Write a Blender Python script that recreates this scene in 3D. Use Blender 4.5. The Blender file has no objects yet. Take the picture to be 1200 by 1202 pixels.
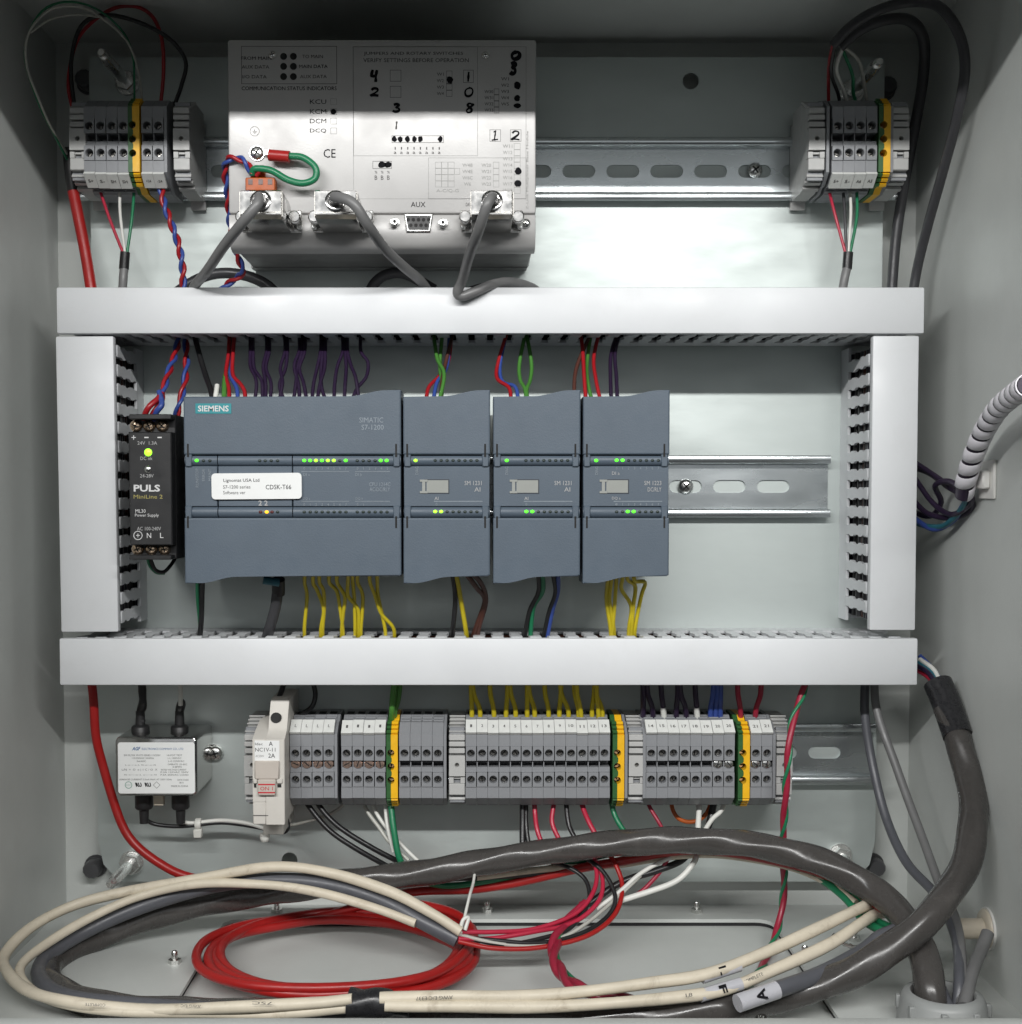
import bpy, bmesh, math, random
from mathutils import Vector, Matrix
rnd = random.Random(11)
SC = bpy.context.scene
COL = SC.collection
# ---------------------------------------------------------------- camera (millimetres: u right, v up, w out of the panel)
CAM_D, CAM_F, TILT = 740.0, 1524.0, math.radians(2.3)
PX0, PY0 = 565.0, 584.0 + CAM_F * math.tan(TILT)
cd = bpy.data.cameras.new('camera')
cam = bpy.data.objects.new('camera', cd); COL.objects.link(cam); SC.camera = cam
cam.location = (0, -CAM_D * .001, 0)
cam.rotation_euler = (math.radians(90) - TILT, 0, 0)
cd.sensor_fit = 'HORIZONTAL'; cd.sensor_width = 36; cd.lens = CAM_F / 1200 * 36
cd.shift_x = (600 - PX0) / 1200; cd.shift_y = (PY0 - 601) / 1200
cd.clip_start = .01; cd.clip_end = 50
# ---------------------------------------------------------------- room light
wd = bpy.data.worlds.new('World'); SC.world = wd; wd.use_nodes = True
wd.node_tree.nodes['Background'].inputs[0].default_value = (.92, .97, 1, 1)
wd.node_tree.nodes['Background'].inputs[1].default_value = .04
def lamp(name, loc, target, sx, sy, power, col):
    l = bpy.data.lights.new(name, 'AREA'); l.shape = 'RECTANGLE'; l.size = sx; l.size_y = sy; l.energy = power; l.color = col
    o = bpy.data.objects.new(name, l); COL.objects.link(o); o.location = loc
    d = Vector(target) - Vector(loc); o.rotation_euler = d.to_track_quat('-Z', 'Y').to_euler()
    return o
# the fluorescent fitting in front of and above the open cabinet, and the next one further along the room
lamp('fluorescent_lamp', (-.10, -1.133, .54), (-.10, 0, 0), 1.7, .03, 20.5, (1, .995, .98))
lamp('far_fluorescent_lamp', (-1.9, -1.7, .95), (.1, 0, 0), 1.2, .1, 6.0, (.95, .98, 1))
# dim area lamp added behind the camera so the zinc mirrors a lit room
lamp('room_fill_lamp', (0, -3.2, .68), (0, 0, .68), 3.0, 1.3, 6.5, (.94, .975, 1))
SC.view_settings.view_transform = 'Standard'; SC.view_settings.look = 'None'
SC.view_settings.exposure = .02; SC.view_settings.gamma = 1
SC.view_settings.use_curve_mapping = False

# ---------------------------------------------------------------- helpers
def P(px, py, w):
    """the point at height w over the panel that the photograph shows at px, py"""
    st, ct = math.sin(TILT), math.cos(TILT)
    d = Vector((px - PX0, -st * CAM_F - ct * (py - PY0), -ct * CAM_F + st * (py - PY0)))
    t = (w - CAM_D) / d.z
    return Vector((d.x * t, d.y * t, w))
def Q(px, py, v):
    """the point at level v (above or on the floor) seen at px, py"""
    st, ct = math.sin(TILT), math.cos(TILT)
    d = Vector((px - PX0, -st * CAM_F - ct * (py - PY0), -ct * CAM_F + st * (py - PY0)))
    t = v / d.y
    return Vector((d.x * t, v, CAM_D + d.z * t))
def scl(w): return CAM_F / (CAM_D - w)
def W3(p): return (p[0] * .001, -p[2] * .001, p[1] * .001)
ORG = {}
def tag(o, label=None, cat=None, group=None, kind=None):
    if label: o['label'] = label
    if cat: o['category'] = cat
    if group: o['group'] = group
    if kind: o['kind'] = kind
    return o
def thing(name, label, cat, org, group=None):
    o = bpy.data.objects.new(name, None); COL.objects.link(o); o.empty_display_size = .01
    o.location = W3(org); ORG[o.name] = Vector(org)
    return tag(o, label, cat, group)
def inst(name, mesh, parent, loc=None):
    """a part that shares its mesh; loc in mm relative to the parent's origin"""
    o = bpy.data.objects.new(name, mesh); COL.objects.link(o); o.parent = parent
    if loc is not None: o.location = W3(loc)
    ORG[o.name] = Vector((0, 0, 0))
    return o
def smoothpath(pts, k=6):
    pts = [Vector(p) for p in pts]
    if len(pts) < 3: return [pts[0].lerp(pts[-1], i / k) for i in range(k + 1)]
    out = []; n = len(pts)
    for i in range(n - 1):
        p0 = pts[i - 1] if i else pts[0] * 2 - pts[1]; p1 = pts[i]; p2 = pts[i + 1]
        p3 = pts[i + 2] if i + 2 < n else pts[-1] * 2 - pts[-2]
        for j in range(k):
            t = j / k
            out.append(.5 * (2 * p1 + (p2 - p0) * t + (2 * p0 - 5 * p1 + 4 * p2 - p3) * t * t + (3 * p1 - p0 - 3 * p2 + p3) * t ** 3))
    out.append(pts[-1])
    return out
from mathutils import noise as mnoise
def wobble(path, amp, wl=55.0):
    """small hand-laid unevenness along a cable"""
    L = 0; out = []; sd = path[0].x * .37 + path[0].y * .21; n = len(path)
    for i, p in enumerate(path):
        if i: L += (p - path[i - 1]).length
        k = min(1, i / 6, (n - 1 - i) / 6)
        out.append(p + mnoise.noise_vector(Vector((L / wl + sd, sd * 1.7, 3.1))) * amp * k)
    return out
def frames(path):
    T = []
    for i in range(len(path)):
        a = path[max(i - 1, 0)]; b = path[min(i + 1, len(path) - 1)]
        d = (b - a); T.append(d.normalized() if d.length > 1e-9 else Vector((0, 1, 0)))
    ref = Vector((0, 0, 1)) if abs(T[0].z) < .9 else Vector((1, 0, 0))
    N = (ref - T[0] * ref.dot(T[0])).normalized(); res = []
    for t in T:
        N = (N - t * N.dot(t)); N = N.normalized() if N.length > 1e-9 else t.orthogonal().normalized()
        res.append((t, N, t.cross(N)))
    return res
class MB:
    def __init__(s): s.bm = bmesh.new()
    def _v(s, pts): return [s.bm.verts.new(p) for p in pts]
    def box(s, u0, u1, v0, v1, w0, w1, bev=0, seg=1):
        c = s._v([(u0, v0, w0), (u1, v0, w0), (u1, v1, w0), (u0, v1, w0), (u0, v0, w1), (u1, v0, w1), (u1, v1, w1), (u0, v1, w1)])
        fs = [s.bm.faces.new([c[i] for i in q]) for q in ((3, 2, 1, 0), (4, 5, 6, 7), (0, 1, 5, 4), (1, 2, 6, 5), (2, 3, 7, 6), (3, 0, 4, 7))]
        if bev:
            es = list({e for f in fs for e in f.edges})
            bmesh.ops.bevel(s.bm, geom=es, offset=bev, segments=seg, affect='EDGES', profile=.5)
        return s
    def prism(s, pts, ax, a, b, bev=0, seg=1):
        f = {'u': lambda p, t: (t, p[0], p[1]), 'v': lambda p, t: (p[0], t, p[1]), 'w': lambda p, t: (p[0], p[1], t)}[ax]
        A = s._v([f(p, a) for p in pts]); B = s._v([f(p, b) for p in pts]); n = len(pts)
        fs = [s.bm.faces.new(A[::-1]), s.bm.faces.new(B)]
        fs += [s.bm.faces.new((A[i], A[(i + 1) % n], B[(i + 1) % n], B[i])) for i in range(n)]
        if bev:
            bmesh.ops.bevel(s.bm, geom=list(set(fs[1].edges)), offset=bev, segments=seg, affect='EDGES', profile=.5)
        return s
    def sheet(s, outer, holes, ax, a, b):
        """a flat sheet with openings, thickness a..b along ax"""
        f = {'u': lambda p, t: (t, p[0], p[1]), 'v': lambda p, t: (p[0], t, p[1]), 'w': lambda p, t: (p[0], p[1], t)}[ax]
        loops = []
        for t in (a, b):
            es = []; ls = []
            for lp in [outer] + holes:
                vs = s._v([f(p, t) for p in lp]); ls.append(vs)
                es += [s.bm.edges.new((vs[i], vs[(i + 1) % len(vs)])) for i in range(len(vs))]
            bmesh.ops.triangle_fill(s.bm, use_beauty=True, use_dissolve=False, edges=es)
            loops.append(ls)
        for A, B in zip(*loops):
            n = len(A)
            for i in range(n): s.bm.faces.new((A[i], A[(i + 1) % n], B[(i + 1) % n], B[i]))
        return s
    def lathe(s, c, ax, prof, n=16):
        """prof: (radius, distance along ax)"""
        c = Vector(c); ax = Vector(ax).normalized(); x = ax.orthogonal().normalized(); y = ax.cross(x); rings = []
        for r, t in prof:
            if r < 1e-6: rings.append(s._v([c + ax * t]))
            else: rings.append(s._v([c + ax * t + (x * math.cos(k * math.tau / n) + y * math.sin(k * math.tau / n)) * r for k in range(n)]))
        for A, B in zip(rings, rings[1:]):
            for k in range(n):
                k2 = (k + 1) % n
                if len(A) == 1 and len(B) == 1: continue
                if len(A) == 1: s.bm.faces.new((A[0], B[k], B[k2]))
                elif len(B) == 1: s.bm.faces.new((A[k], A[k2], B[0]))
                else: s.bm.faces.new((A[k], A[k2], B[k2], B[k]))
        if len(rings[0]) > 1: s.bm.faces.new(rings[0][::-1])
        if len(rings[-1]) > 1: s.bm.faces.new(rings[-1])
        return s
    def cyl(s, c, ax, r, h, n=14, bev=0):
        if bev: return s.lathe(c, ax, [(r - bev, 0), (r, bev), (r, h - bev), (r - bev, h)], n)
        return s.lathe(c, ax, [(r, 0), (r, h)], n)
    def tube(s, path, r, n=10, lump=None, caps=True):
        fr = frames(path); rings = []; L = 0
        for i, (p, (t, N, B)) in enumerate(zip(path, fr)):
            if i: L += (p - path[i - 1]).length
            ri = r(i / (len(path) - 1)) if callable(r) else r
            ring = []
            for k in range(n):
                a = k * math.tau / n; rr = ri
                if lump: rr *= 1 + lump[0] * math.sin(lump[1] * a + L * lump[2]) + lump[0] * .5 * math.sin(a * 2 - L * lump[2] * .37)
                ring.append(p + (N * math.cos(a) + B * math.sin(a)) * rr)
            rings.append(s._v(ring))
        for A, B in zip(rings, rings[1:]):
            for k in range(n): s.bm.faces.new((A[k], A[(k + 1) % n], B[(k + 1) % n], B[k]))
        if caps: s.bm.faces.new(rings[0][::-1]); s.bm.faces.new(rings[-1])
        return s
    def well(s, u0, u1, v0, v1, w0, w1, c, r, depth, n=16):
        """a block with a round well sunk into its front"""
        m = n // 4; sq = []
        cs = [(u1, v0), (u1, v1), (u0, v1), (u0, v0)]
        for q in range(4):
            a, b = cs[q], cs[(q + 1) % 4]
            for j in range(m): sq.append((a[0] + (b[0] - a[0]) * j / m, a[1] + (b[1] - a[1]) * j / m))
        O = s._v([(x, y, w1) for x, y in sq]); O0 = s._v([(x, y, w0) for x, y in sq])
        def ring(w, rr): return s._v([(c[0] + rr * math.cos(-math.pi / 4 + k * math.tau / n), c[1] + rr * math.sin(-math.pi / 4 + k * math.tau / n), w) for k in range(n)])
        I = ring(w1, r); I2 = ring(w1 - .4, r - .25); J = ring(w1 - depth, r - .25)
        for k in range(n):
            k2 = (k + 1) % n
            for A, B in ((O0, O), (O, I), (I, I2), (I2, J)): s.bm.faces.new((A[k], A[k2], B[k2], B[k]))
        s.bm.faces.new(J); return s
    def ball(s, c, ru, rv, rw, n=10, m=6):
        c = Vector(c)
        mt = Matrix.Translation(c) @ Matrix.Diagonal((ru, rv, rw, 1))
        bmesh.ops.create_uvsphere(s.bm, u_segments=n, v_segments=m, radius=1, matrix=mt); return s
    def mesh(s, name, mat, org=(0, 0, 0), ang=38):
        bm = s.bm; bmesh.ops.recalc_face_normals(bm, faces=bm.faces[:])
        for f in bm.faces: f.smooth = True
        lim = math.radians(ang)
        for e in bm.edges:
            if len(e.link_faces) == 2 and e.calc_face_angle(0) > lim: e.smooth = False
        o = Vector(org)
        for v in bm.verts: v.co = W3(v.co - o)
        me = bpy.data.meshes.new(name); bm.to_mesh(me); bm.free()
        for mm in (mat if isinstance(mat, (list, tuple)) else [mat]): me.materials.append(mm)
        return me
    def build(s, name, mat, parent=None, ang=38, org=None):
        """geometry given in scene millimetres becomes one mesh object"""
        if parent is not None: base = ORG[parent.name]
        else: base = Vector(org) if org is not None else Vector((0, 0, 0))
        me = s.mesh(name, mat, base, ang)
        o = bpy.data.objects.new(name, me); COL.objects.link(o)
        if parent is not None: o.parent = parent
        else: o.location = W3(base)
        ORG[o.name] = base
        return o
def part(name, mat, parent, *a, bev=0, seg=1): return MB().box(*a, bev=bev, seg=seg).build(name, mat, parent)
UX, VX = Vector((1, 0, 0)), Vector((0, 1, 0))
def text_mesh(body, h, width=None, bold=0, ex=UX, ey=VX, mat=None, skew=0):
    cu = bpy.data.curves.new('lettering', 'FONT'); cu.body = body; cu.resolution_u = 2; cu.offset = bold; cu.shear = skew
    ob = bpy.data.objects.new('lettering', cu)
    me = bpy.data.meshes.new_from_object(ob)
    bpy.data.objects.remove(ob); bpy.data.curves.remove(cu)
    xs = [v.co.x for v in me.vertices] or [0]; ys = [v.co.y for v in me.vertices] or [0]
    x0, x1 = min(xs), max(xs); y0, y1 = min(ys), max(ys)
    ky = h / max(y1 - y0, 1e-6); kx = width / max(x1 - x0, 1e-6) if width else ky
    for v in me.vertices:
        v.co = W3(ex * ((v.co.x - (x0 + x1) / 2) * kx) + ey * ((v.co.y - (y0 + y1) / 2) * ky))
    me.materials.clear(); me.materials.append(mat)
    return me
def text(parent, body, px, py, w, hpx, mat, wpx=None, bold=0, skew=0, rot=0, name='lettering'):
    if parent.name.startswith('communication') and not bold: bold = .001
    p = P(px, py, w); k = scl(w)
    ex = Vector((math.cos(rot), math.sin(rot), 0)); ey = Vector((-math.sin(rot), math.cos(rot), 0))
    me = text_mesh(body, hpx / k, wpx / k if wpx else None, bold, ex, ey, mat, skew)
    o = bpy.data.objects.new(name, me); COL.objects.link(o); o.parent = parent
    o.location = W3(p + Vector((0, 0, .12)) - ORG[parent.name]); ORG[o.name] = p
    return o
def pxbox(name, mat, parent, x0, x1, y0, y1, w0, w1, bev=0, seg=1):
    """a box whose FRONT face is seen at pixels x0..x1, y0..y1"""
    a = P(x0, y1, w1); b = P(x1, y0, w1)
    return part(name, mat, parent, a.x, b.x, a.y, b.y, w0, w1, bev=bev, seg=seg)
def rect(x0, x1, y0, y1, w):
    a = P(x0, y1, w); b = P(x1, y0, w); return a.x, b.x, a.y, b.y
def frame_lines(parent, x0, x1, y0, y1, w, mat, t=.35, name='printed_frame'):
    u0, u1, v0, v1 = rect(x0, x1, y0, y1, w); m = MB()
    for a in ((u0, u1, v0, v0 + t), (u0, u1, v1 - t, v1), (u0, u0 + t, v0 + t, v1 - t), (u1 - t, u1, v0 + t, v1 - t)):
        m.box(*a, w - .1, w + .06)
    return m.build(name, mat, parent)
def arc(cx, cy, r, a0, a1, n): return [(cx + r * math.cos(a0 + (a1 - a0) * i / n), cy + r * math.sin(a0 + (a1 - a0) * i / n)) for i in range(n + 1)]
def rrect(x0, x1, y0, y1, r, n=5):
    H = math.pi / 2
    return (arc(x1 - r, y0 + r, r, -H, 0, n) + arc(x1 - r, y1 - r, r, 0, H, n) + arc(x0 + r, y1 - r, r, H, 2 * H, n) + arc(x0 + r, y0 + r, r, 2 * H, 3 * H, n))
def slot(cx, cy, L, h, n=6):
    r = h / 2; a = L / 2 - r; H = math.pi / 2
    return arc(cx + a, cy, r, -H, H, n) + arc(cx - a, cy, r, H, 3 * H, n)
def circ(cx, cy, r, n=20): return [(cx + r * math.cos(k * math.tau / n), cy + r * math.sin(k * math.tau / n)) for k in range(n)]

# ---------------------------------------------------------------- materials
def mat(name, col, rough=.5, metal=0, var=.06, vscale=60, bump=0, bscale=400, rvar=.08, emit=0, coat=0, stretch=None, trans=0, spec=.5, sss=0, dirt=None):
    m = bpy.data.materials.new(name); m.use_nodes = True
    nt = m.node_tree; b = nt.nodes['Principled BSDF']; L = nt.links.new
    b.inputs['Roughness'].default_value = rough; b.inputs['Metallic'].default_value = metal
    b.inputs['Specular IOR Level'].default_value = spec
    c = (*col, 1)
    tc = nt.nodes.new('ShaderNodeTexCoord'); mp = nt.nodes.new('ShaderNodeMapping'); L(tc.outputs['Object'], mp.inputs[0])
    if stretch: mp.inputs['Scale'].default_value = stretch
    n = nt.nodes.new('ShaderNodeTexNoise'); n.inputs['Scale'].default_value = vscale; n.inputs['Detail'].default_value = 6; n.inputs['Roughness'].default_value = .62
    L(mp.outputs[0], n.inputs['Vector'])
    r = nt.nodes.new('ShaderNodeMapRange'); r.inputs[1].default_value = .3; r.inputs[2].default_value = .7
    r.inputs[3].default_value = 1 - var; r.inputs[4].default_value = 1 + var; L(n.outputs[0], r.inputs[0])
    mx = nt.nodes.new('ShaderNodeMix'); mx.data_type = 'RGBA'; mx.blend_type = 'MULTIPLY'; mx.inputs[0].default_value = 1
    mx.inputs[6].default_value = c; L(r.outputs[0], mx.inputs[7]); L(mx.outputs[2], b.inputs['Base Color'])
    if dirt:
        # grime with a shape of its own: (strength, scale, colour)
        nd = nt.nodes.new('ShaderNodeTexNoise'); nd.inputs['Scale'].default_value = dirt[1]; nd.inputs['Detail'].default_value = 8; nd.inputs['Roughness'].default_value = .72; nd.inputs['Distortion'].default_value = .6
        L(tc.outputs['Object'], nd.inputs['Vector'])
        rd = nt.nodes.new('ShaderNodeMapRange'); rd.inputs[1].default_value = .55; rd.inputs[2].default_value = .75; rd.inputs[3].default_value = 0; rd.inputs[4].default_value = dirt[0]; L(nd.outputs[0], rd.inputs[0])
        md = nt.nodes.new('ShaderNodeMix'); md.data_type = 'RGBA'; L(rd.outputs[0], md.inputs[0]); L(mx.outputs[2], md.inputs[6]); md.inputs[7].default_value = (*dirt[2], 1)
        L(md.outputs[2], b.inputs['Base Color'])
    n2 = nt.nodes.new('ShaderNodeTexNoise'); n2.inputs['Scale'].default_value = vscale * 2.3; n2.inputs['Detail'].default_value = 4; L(mp.outputs[0], n2.inputs['Vector'])
    r2 = nt.nodes.new('ShaderNodeMapRange'); r2.inputs[1].default_value = .3; r2.inputs[2].default_value = .7
    r2.inputs[3].default_value = max(rough - rvar, .03); r2.inputs[4].default_value = min(rough + rvar, 1); L(n2.outputs[0], r2.inputs[0]); L(r2.outputs[0], b.inputs['Roughness'])
    if bump:
        n3 = nt.nodes.new('ShaderNodeTexNoise'); n3.inputs['Scale'].default_value = bscale; n3.inputs['Detail'].default_value = 3; L(mp.outputs[0], n3.inputs['Vector'])
        bp = nt.nodes.new('ShaderNodeBump'); bp.inputs['Strength'].default_value = bump; bp.inputs['Distance'].default_value = .0004
        L(n3.outputs[0], bp.inputs['Height']); L(bp.outputs[0], b.inputs['Normal'])
    if emit:
        b.inputs['Emission Color'].default_value = c; b.inputs['Emission Strength'].default_value = emit
    if coat: b.inputs['Coat Weight'].default_value = coat; b.inputs['Coat Roughness'].default_value = .15
    if trans: b.inputs['Transmission Weight'].default_value = trans
    if sss: b.inputs['Subsurface Weight'].default_value = sss; b.inputs['Subsurface Radius'].default_value = (.002, .002, .002)
    return m
M = {}
M['paint'] = mat('cabinet_paint', (.53, .55, .53), .42, var=.05, vscale=14, bump=.18, bscale=900, dirt=(.14, 9, (.38, .38, .36)))
M['zinc'] = mat('zinc_plated_steel', (.56, .605, .59), .58, .88, var=.025, vscale=45, bump=.06, bscale=520, rvar=.04, stretch=(.35, 1, 1))
M['railzinc'] = mat('rail_zinc', (.62, .66, .67), .26, .92, var=.05, vscale=40, rvar=.06, stretch=(.25, 1, 1))
M['stud'] = mat('zinc_stud', (.80, .80, .78), .26, .85, var=.03, vscale=60, rvar=.03)
M['steel'] = mat('bright_steel', (.74, .74, .72), .24, 1, var=.06, vscale=200, rvar=.08)
M['chrome'] = mat('nickel_shell', (.60, .59, .575), .13, 1, var=.05, vscale=90, rvar=.05, bump=.03, bscale=220)
M['darksteel'] = mat('dark_steel', (.30, .29, .27), .28, 1, var=.1, vscale=300)
M['boltdark'] = mat('black_oxide_steel', (.10, .10, .105), .34, .5, var=.05, vscale=60, rvar=.05)
M['brass'] = mat('brass_screw', (.66, .50, .36), .24, 1, var=.1, vscale=300)
M['copper'] = mat('jumper_copper', (.62, .44, .36), .3, .9, var=.12, vscale=300)
M['duct'] = mat('duct_pvc', (.68, .695, .71), .46, var=.03, vscale=18, bump=.05, bscale=600, rvar=.1, dirt=(.16, 22, (.50, .48, .46)))
M['ductin'] = mat('duct_base_pvc', (.64, .655, .67), .5, var=.04, vscale=30)
M['plc'] = mat('slate_plastic', (.082, .108, .139), .50, var=.05, vscale=40, bump=.2, bscale=1600, rvar=.08, dirt=(.2, 26, (.115, .14, .165)))
M['plcdark'] = mat('dark_slate_plastic', (.030, .038, .050), .5, var=.06)
M['teal'] = mat('teal_badge', (.02, .24, .27), .4, var=.03)
M['black'] = mat('black_plastic', (.016, .016, .017), .42, var=.15, bump=.1, bscale=1500)
M['void'] = mat('black_recess', (.006, .006, .006), .7, var=.1)
M['grey'] = mat('terminal_grey', (.232, .239, .252), .45, var=.05, vscale=120, bump=.06, bscale=1200)
M['lgrey'] = mat('clamp_grey', (.44, .44, .43), .45, var=.05, vscale=120)
M['beige'] = mat('breaker_ivory', (.60, .575, .53), .42, var=.04, vscale=80)
M['beige2'] = mat('lever_ivory', (.52, .47, .42), .42, var=.04, vscale=80)
M['marker'] = mat('marker_white', (.66, .67, .645), .5, var=.05, vscale=200)
M['white'] = mat('white_plastic', (.74, .73, .70), .45, var=.05)
M['label'] = mat('white_label', (.80, .81, .80), .38, var=.025, vscale=60)
M['ink'] = mat('black_ink', (.012, .012, .014), .9, spec=.05, var=.2, vscale=600)
M['greyink'] = mat('grey_ink', (.10, .097, .095), .9, spec=.1, var=.25, vscale=600)
M['paleink'] = mat('pale_ink', (.32, .32, .31), .9, spec=.1, var=.15, vscale=600)
M['faintink'] = mat('faint_ink', (.235, .27, .305), .6, var=.15, vscale=600)
M['goldink'] = mat('gold_ink', (.38, .33, .10), .6)
M['lightprint'] = mat('light_print', (.40, .40, .40), .6)
M['whiteink'] = mat('white_ink', (.62, .62, .62), .6)
M['redink'] = mat('red_ink', (.50, .02, .03), .6)
M['blueink'] = mat('blue_ink', (.03, .12, .30), .6)
M['greenink'] = mat('green_ink', (.25, .40, .34), .6)
M['boxpaint'] = mat('module_front_paint', (.49, .483, .475), .40, .15, var=.04, vscale=24, bump=.08, bscale=900, dirt=(.15, 30, (.42, .41, .40)))
M['boxside'] = mat('module_aluminium', (.24, .238, .235), .38, .55, var=.06, vscale=40)
M['green'] = mat('earth_green', (.028, .105, .030), .45, var=.07, vscale=150)
M['yellow'] = mat('earth_yellow', (.80, .44, .012), .42, var=.06, vscale=150)
M['ledg'] = mat('led_green', (.10, 1, .03), .3, emit=1.3, var=0)
M['ledy'] = mat('led_yellow_green', (.36, 1, .04), .3, emit=1.5, var=0)
M['ledo'] = mat('led_amber', (1, .45, .02), .3, emit=1.5, var=0)
M['ledoff'] = mat('led_dark', (.028, .04, .035), .3, var=.1)
M['ledred'] = mat('led_dark_red', (.10, .02, .018), .3, var=.1)
M['grey_window'] = mat('window_grey', (.30, .31, .29), .35, var=.05)
M['glandgrey'] = mat('gland_grey', (.27, .28, .275), .45, var=.05)
M['gasket'] = mat('black_gasket', (.012, .012, .013), .8)
M['nylon'] = mat('natural_nylon', (.62, .62, .58), .4, var=.05, sss=.2)
M['yellowed'] = mat('yellowed_nylon', (.58, .52, .42), .42, var=.07)
def wm(key, col, rough=.36, **k): M[key] = mat(key.replace('w_', '') + '_pvc', col, rough, var=.08, vscale=90, bump=.04, bscale=700, **k)
wm('w_red', (.32, .010, .015)); wm('w_brightred', (.33, .011, .010), .38, dirt=(.35, 60, (.20, .02, .02))); wm('w_pink', (.42, .02, .05)); wm('w_crimson', (.30, .015, .04))
wm('w_blue', (.035, .07, .28)); wm('w_black', (.013, .013, .014)); wm('w_white', (.66, .66, .62)); wm('w_green', (.012, .17, .075))
wm('w_lime', (.06, .20, .035)); wm('w_yellow', (.52, .42, .015)); wm('w_purple', (.020, .010, .031)); wm('w_grey', (.155, .155, .155), .42)
wm('w_dgrey', (.042, .042, .046), .38); wm('w_slate', (.085, .088, .10), .40); wm('w_cable', (.058, .054, .051), .25, dirt=(.3, 60, (.14, .13, .12))); wm('w_cream', (.60, .54, .43), .50, dirt=(.55, 70, (.22, .17, .11)))
wm('w_orange', (.38, .075, .006), .5); wm('w_brown', (.08, .03, .022)); wm('w_teal', (.02, .12, .16)); wm('w_clear', (.42, .42, .38), .3)
M['sleeve'] = mat('clear_sleeve', (.46, .46, .49), .22, var=.05, coat=.4)
M['tape'] = mat('black_tape', (.018, .018, .02), .30, var=.2, vscale=200, bump=.3, bscale=300)
M['spiral'] = mat('spiral_wrap_plastic', (.70, .68, .72), .38, var=.04, sss=.15)

# ---------------------------------------------------------------- the cabinet
UL = P(72, 580, -14).x; UR = P(1071, 580, -14).x; VT = P(565, 50, -14).y; VB = P(565, 1062, -14).y
WF = 200.0; LIPV = P(600, 1194, WF).y; LIP = LIPV - VB
cab = thing('control_cabinet', 'light grey painted steel cabinet standing open around the wiring', 'cabinet', (0, VB, -14))
part('back_wall', M['paint'], cab, UL - 2, UR + 2, VB - 2, VT + 2, -16, -14)
part('side_wall', M['paint'], cab, UL - 2, UL, VB, VT, -14, WF)
part('side_wall', M['paint'], cab, UR, UR + 2, VB, VT, -14, WF)
part('ceiling', M['paint'], cab, UL, UR, VT, VT + 2, -14, WF)
g0 = Q(265, 1079, VB); g1u = Q(905, 1079, VB).x
flo = MB().sheet([(UL, -14), (UR, -14), (UR, WF), (UL, WF)], [rrect(g0.x, g1u, g0.z, WF - 14, 9)], 'v', VB - 2, VB).build('floor', M['paint'], cab)
gp = MB().box(g0.x - 12, g1u + 12, VB - 6.2, VB - 4.1, g0.z - 10, WF - 6).build('gland_plate', M['paint'], cab)
ga = MB().sheet(rrect(g0.x - 6, g1u + 6, g0.z - 6, WF - 8, 12), [rrect(g0.x - .4, g1u + .4, g0.z - .4, WF - 14 + .4, 9)], 'v', VB - 4.0, VB - 2.1).build('gasket', M['gasket'], cab)
for nm, a in (('front_lip', (UL, UR, VB - 2, LIPV, WF, WF + 12)), ('front_lip', (UL, UR, VT - LIP, VT + 2, WF, WF + 12)),
              ('front_lip', (UL - 2, UL + LIP, LIPV, VT - LIP, WF, WF + 12)), ('front_lip', (UR - LIP, UR + 2, LIPV, VT - LIP, WF, WF + 12))):
    part(nm, M['paint'], cab, *a, bev=1.2, seg=2)
# welded studs with nuts that hold the gland plate
sb = MB(); sb.lathe((0, 0, 0), (0, 1, 0), [(3.3, 0), (3.3, 2.2)], 6); sb.lathe((0, 2.2, 0), (0, 1, 0), [(1.7, 0), (1.7, 3.6), (1.2, 4.4)], 10)
stud_me = sb.mesh('floor_stud', M['steel'])
for px, py in ((325, 1071), (205, 1131), (572, 1071), (818, 1071), (945, 1124), (1003, 1104)):
    p = Q(px, py, VB); inst('stud_nut', stud_me, cab, p - ORG[cab.name])
for px, py in ((271, 1196), (585, 1196), (893, 1193)):
    p = Q(px, py, VB + 3); inst('stud_nut', stud_me, cab, Vector((p.x, VB, min(p.z, 182))) - ORG[cab.name])

# ---------------------------------------------------------------- mounting panel
pu0 = P(107, 300, 0).x; pu1 = P(1036, 300, 0).x; pv1 = P(565, 67, 0).y; pv0 = P(565, 1035, 0).y
pan = thing('mounting_panel', 'zinc plated steel mounting panel behind all the devices', 'mounting panel', (0, pv0, -2)); pan['kind'] = 'structure'
hol = []
for px, py, r in ((811, 95, 4.6), (340, 1010, 4.6), (105, 97, 4.4), (1040, 104, 4.4)):
    p = P(px, py, 0)
    if pu0 + 6 < p.x < pu1 - 6: hol.append(circ(p.x, p.y, r))
c = 12
outl = [(pu0 + c, pv0), (pu1 - c, pv0), (pu1 - 3, pv0 + 10), (pu1, pv0 + 24), (pu1, pv1 - 1.5), (pu1 - 1.5, pv1), (pu0 + 1.5, pv1), (pu0, pv1 - 1.5), (pu0, pv0 + 24), (pu0 + 3, pv0 + 10)]
MB().sheet(outl, hol, 'w', -2.2, 0).build('plate', M['zinc'], pan)

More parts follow.
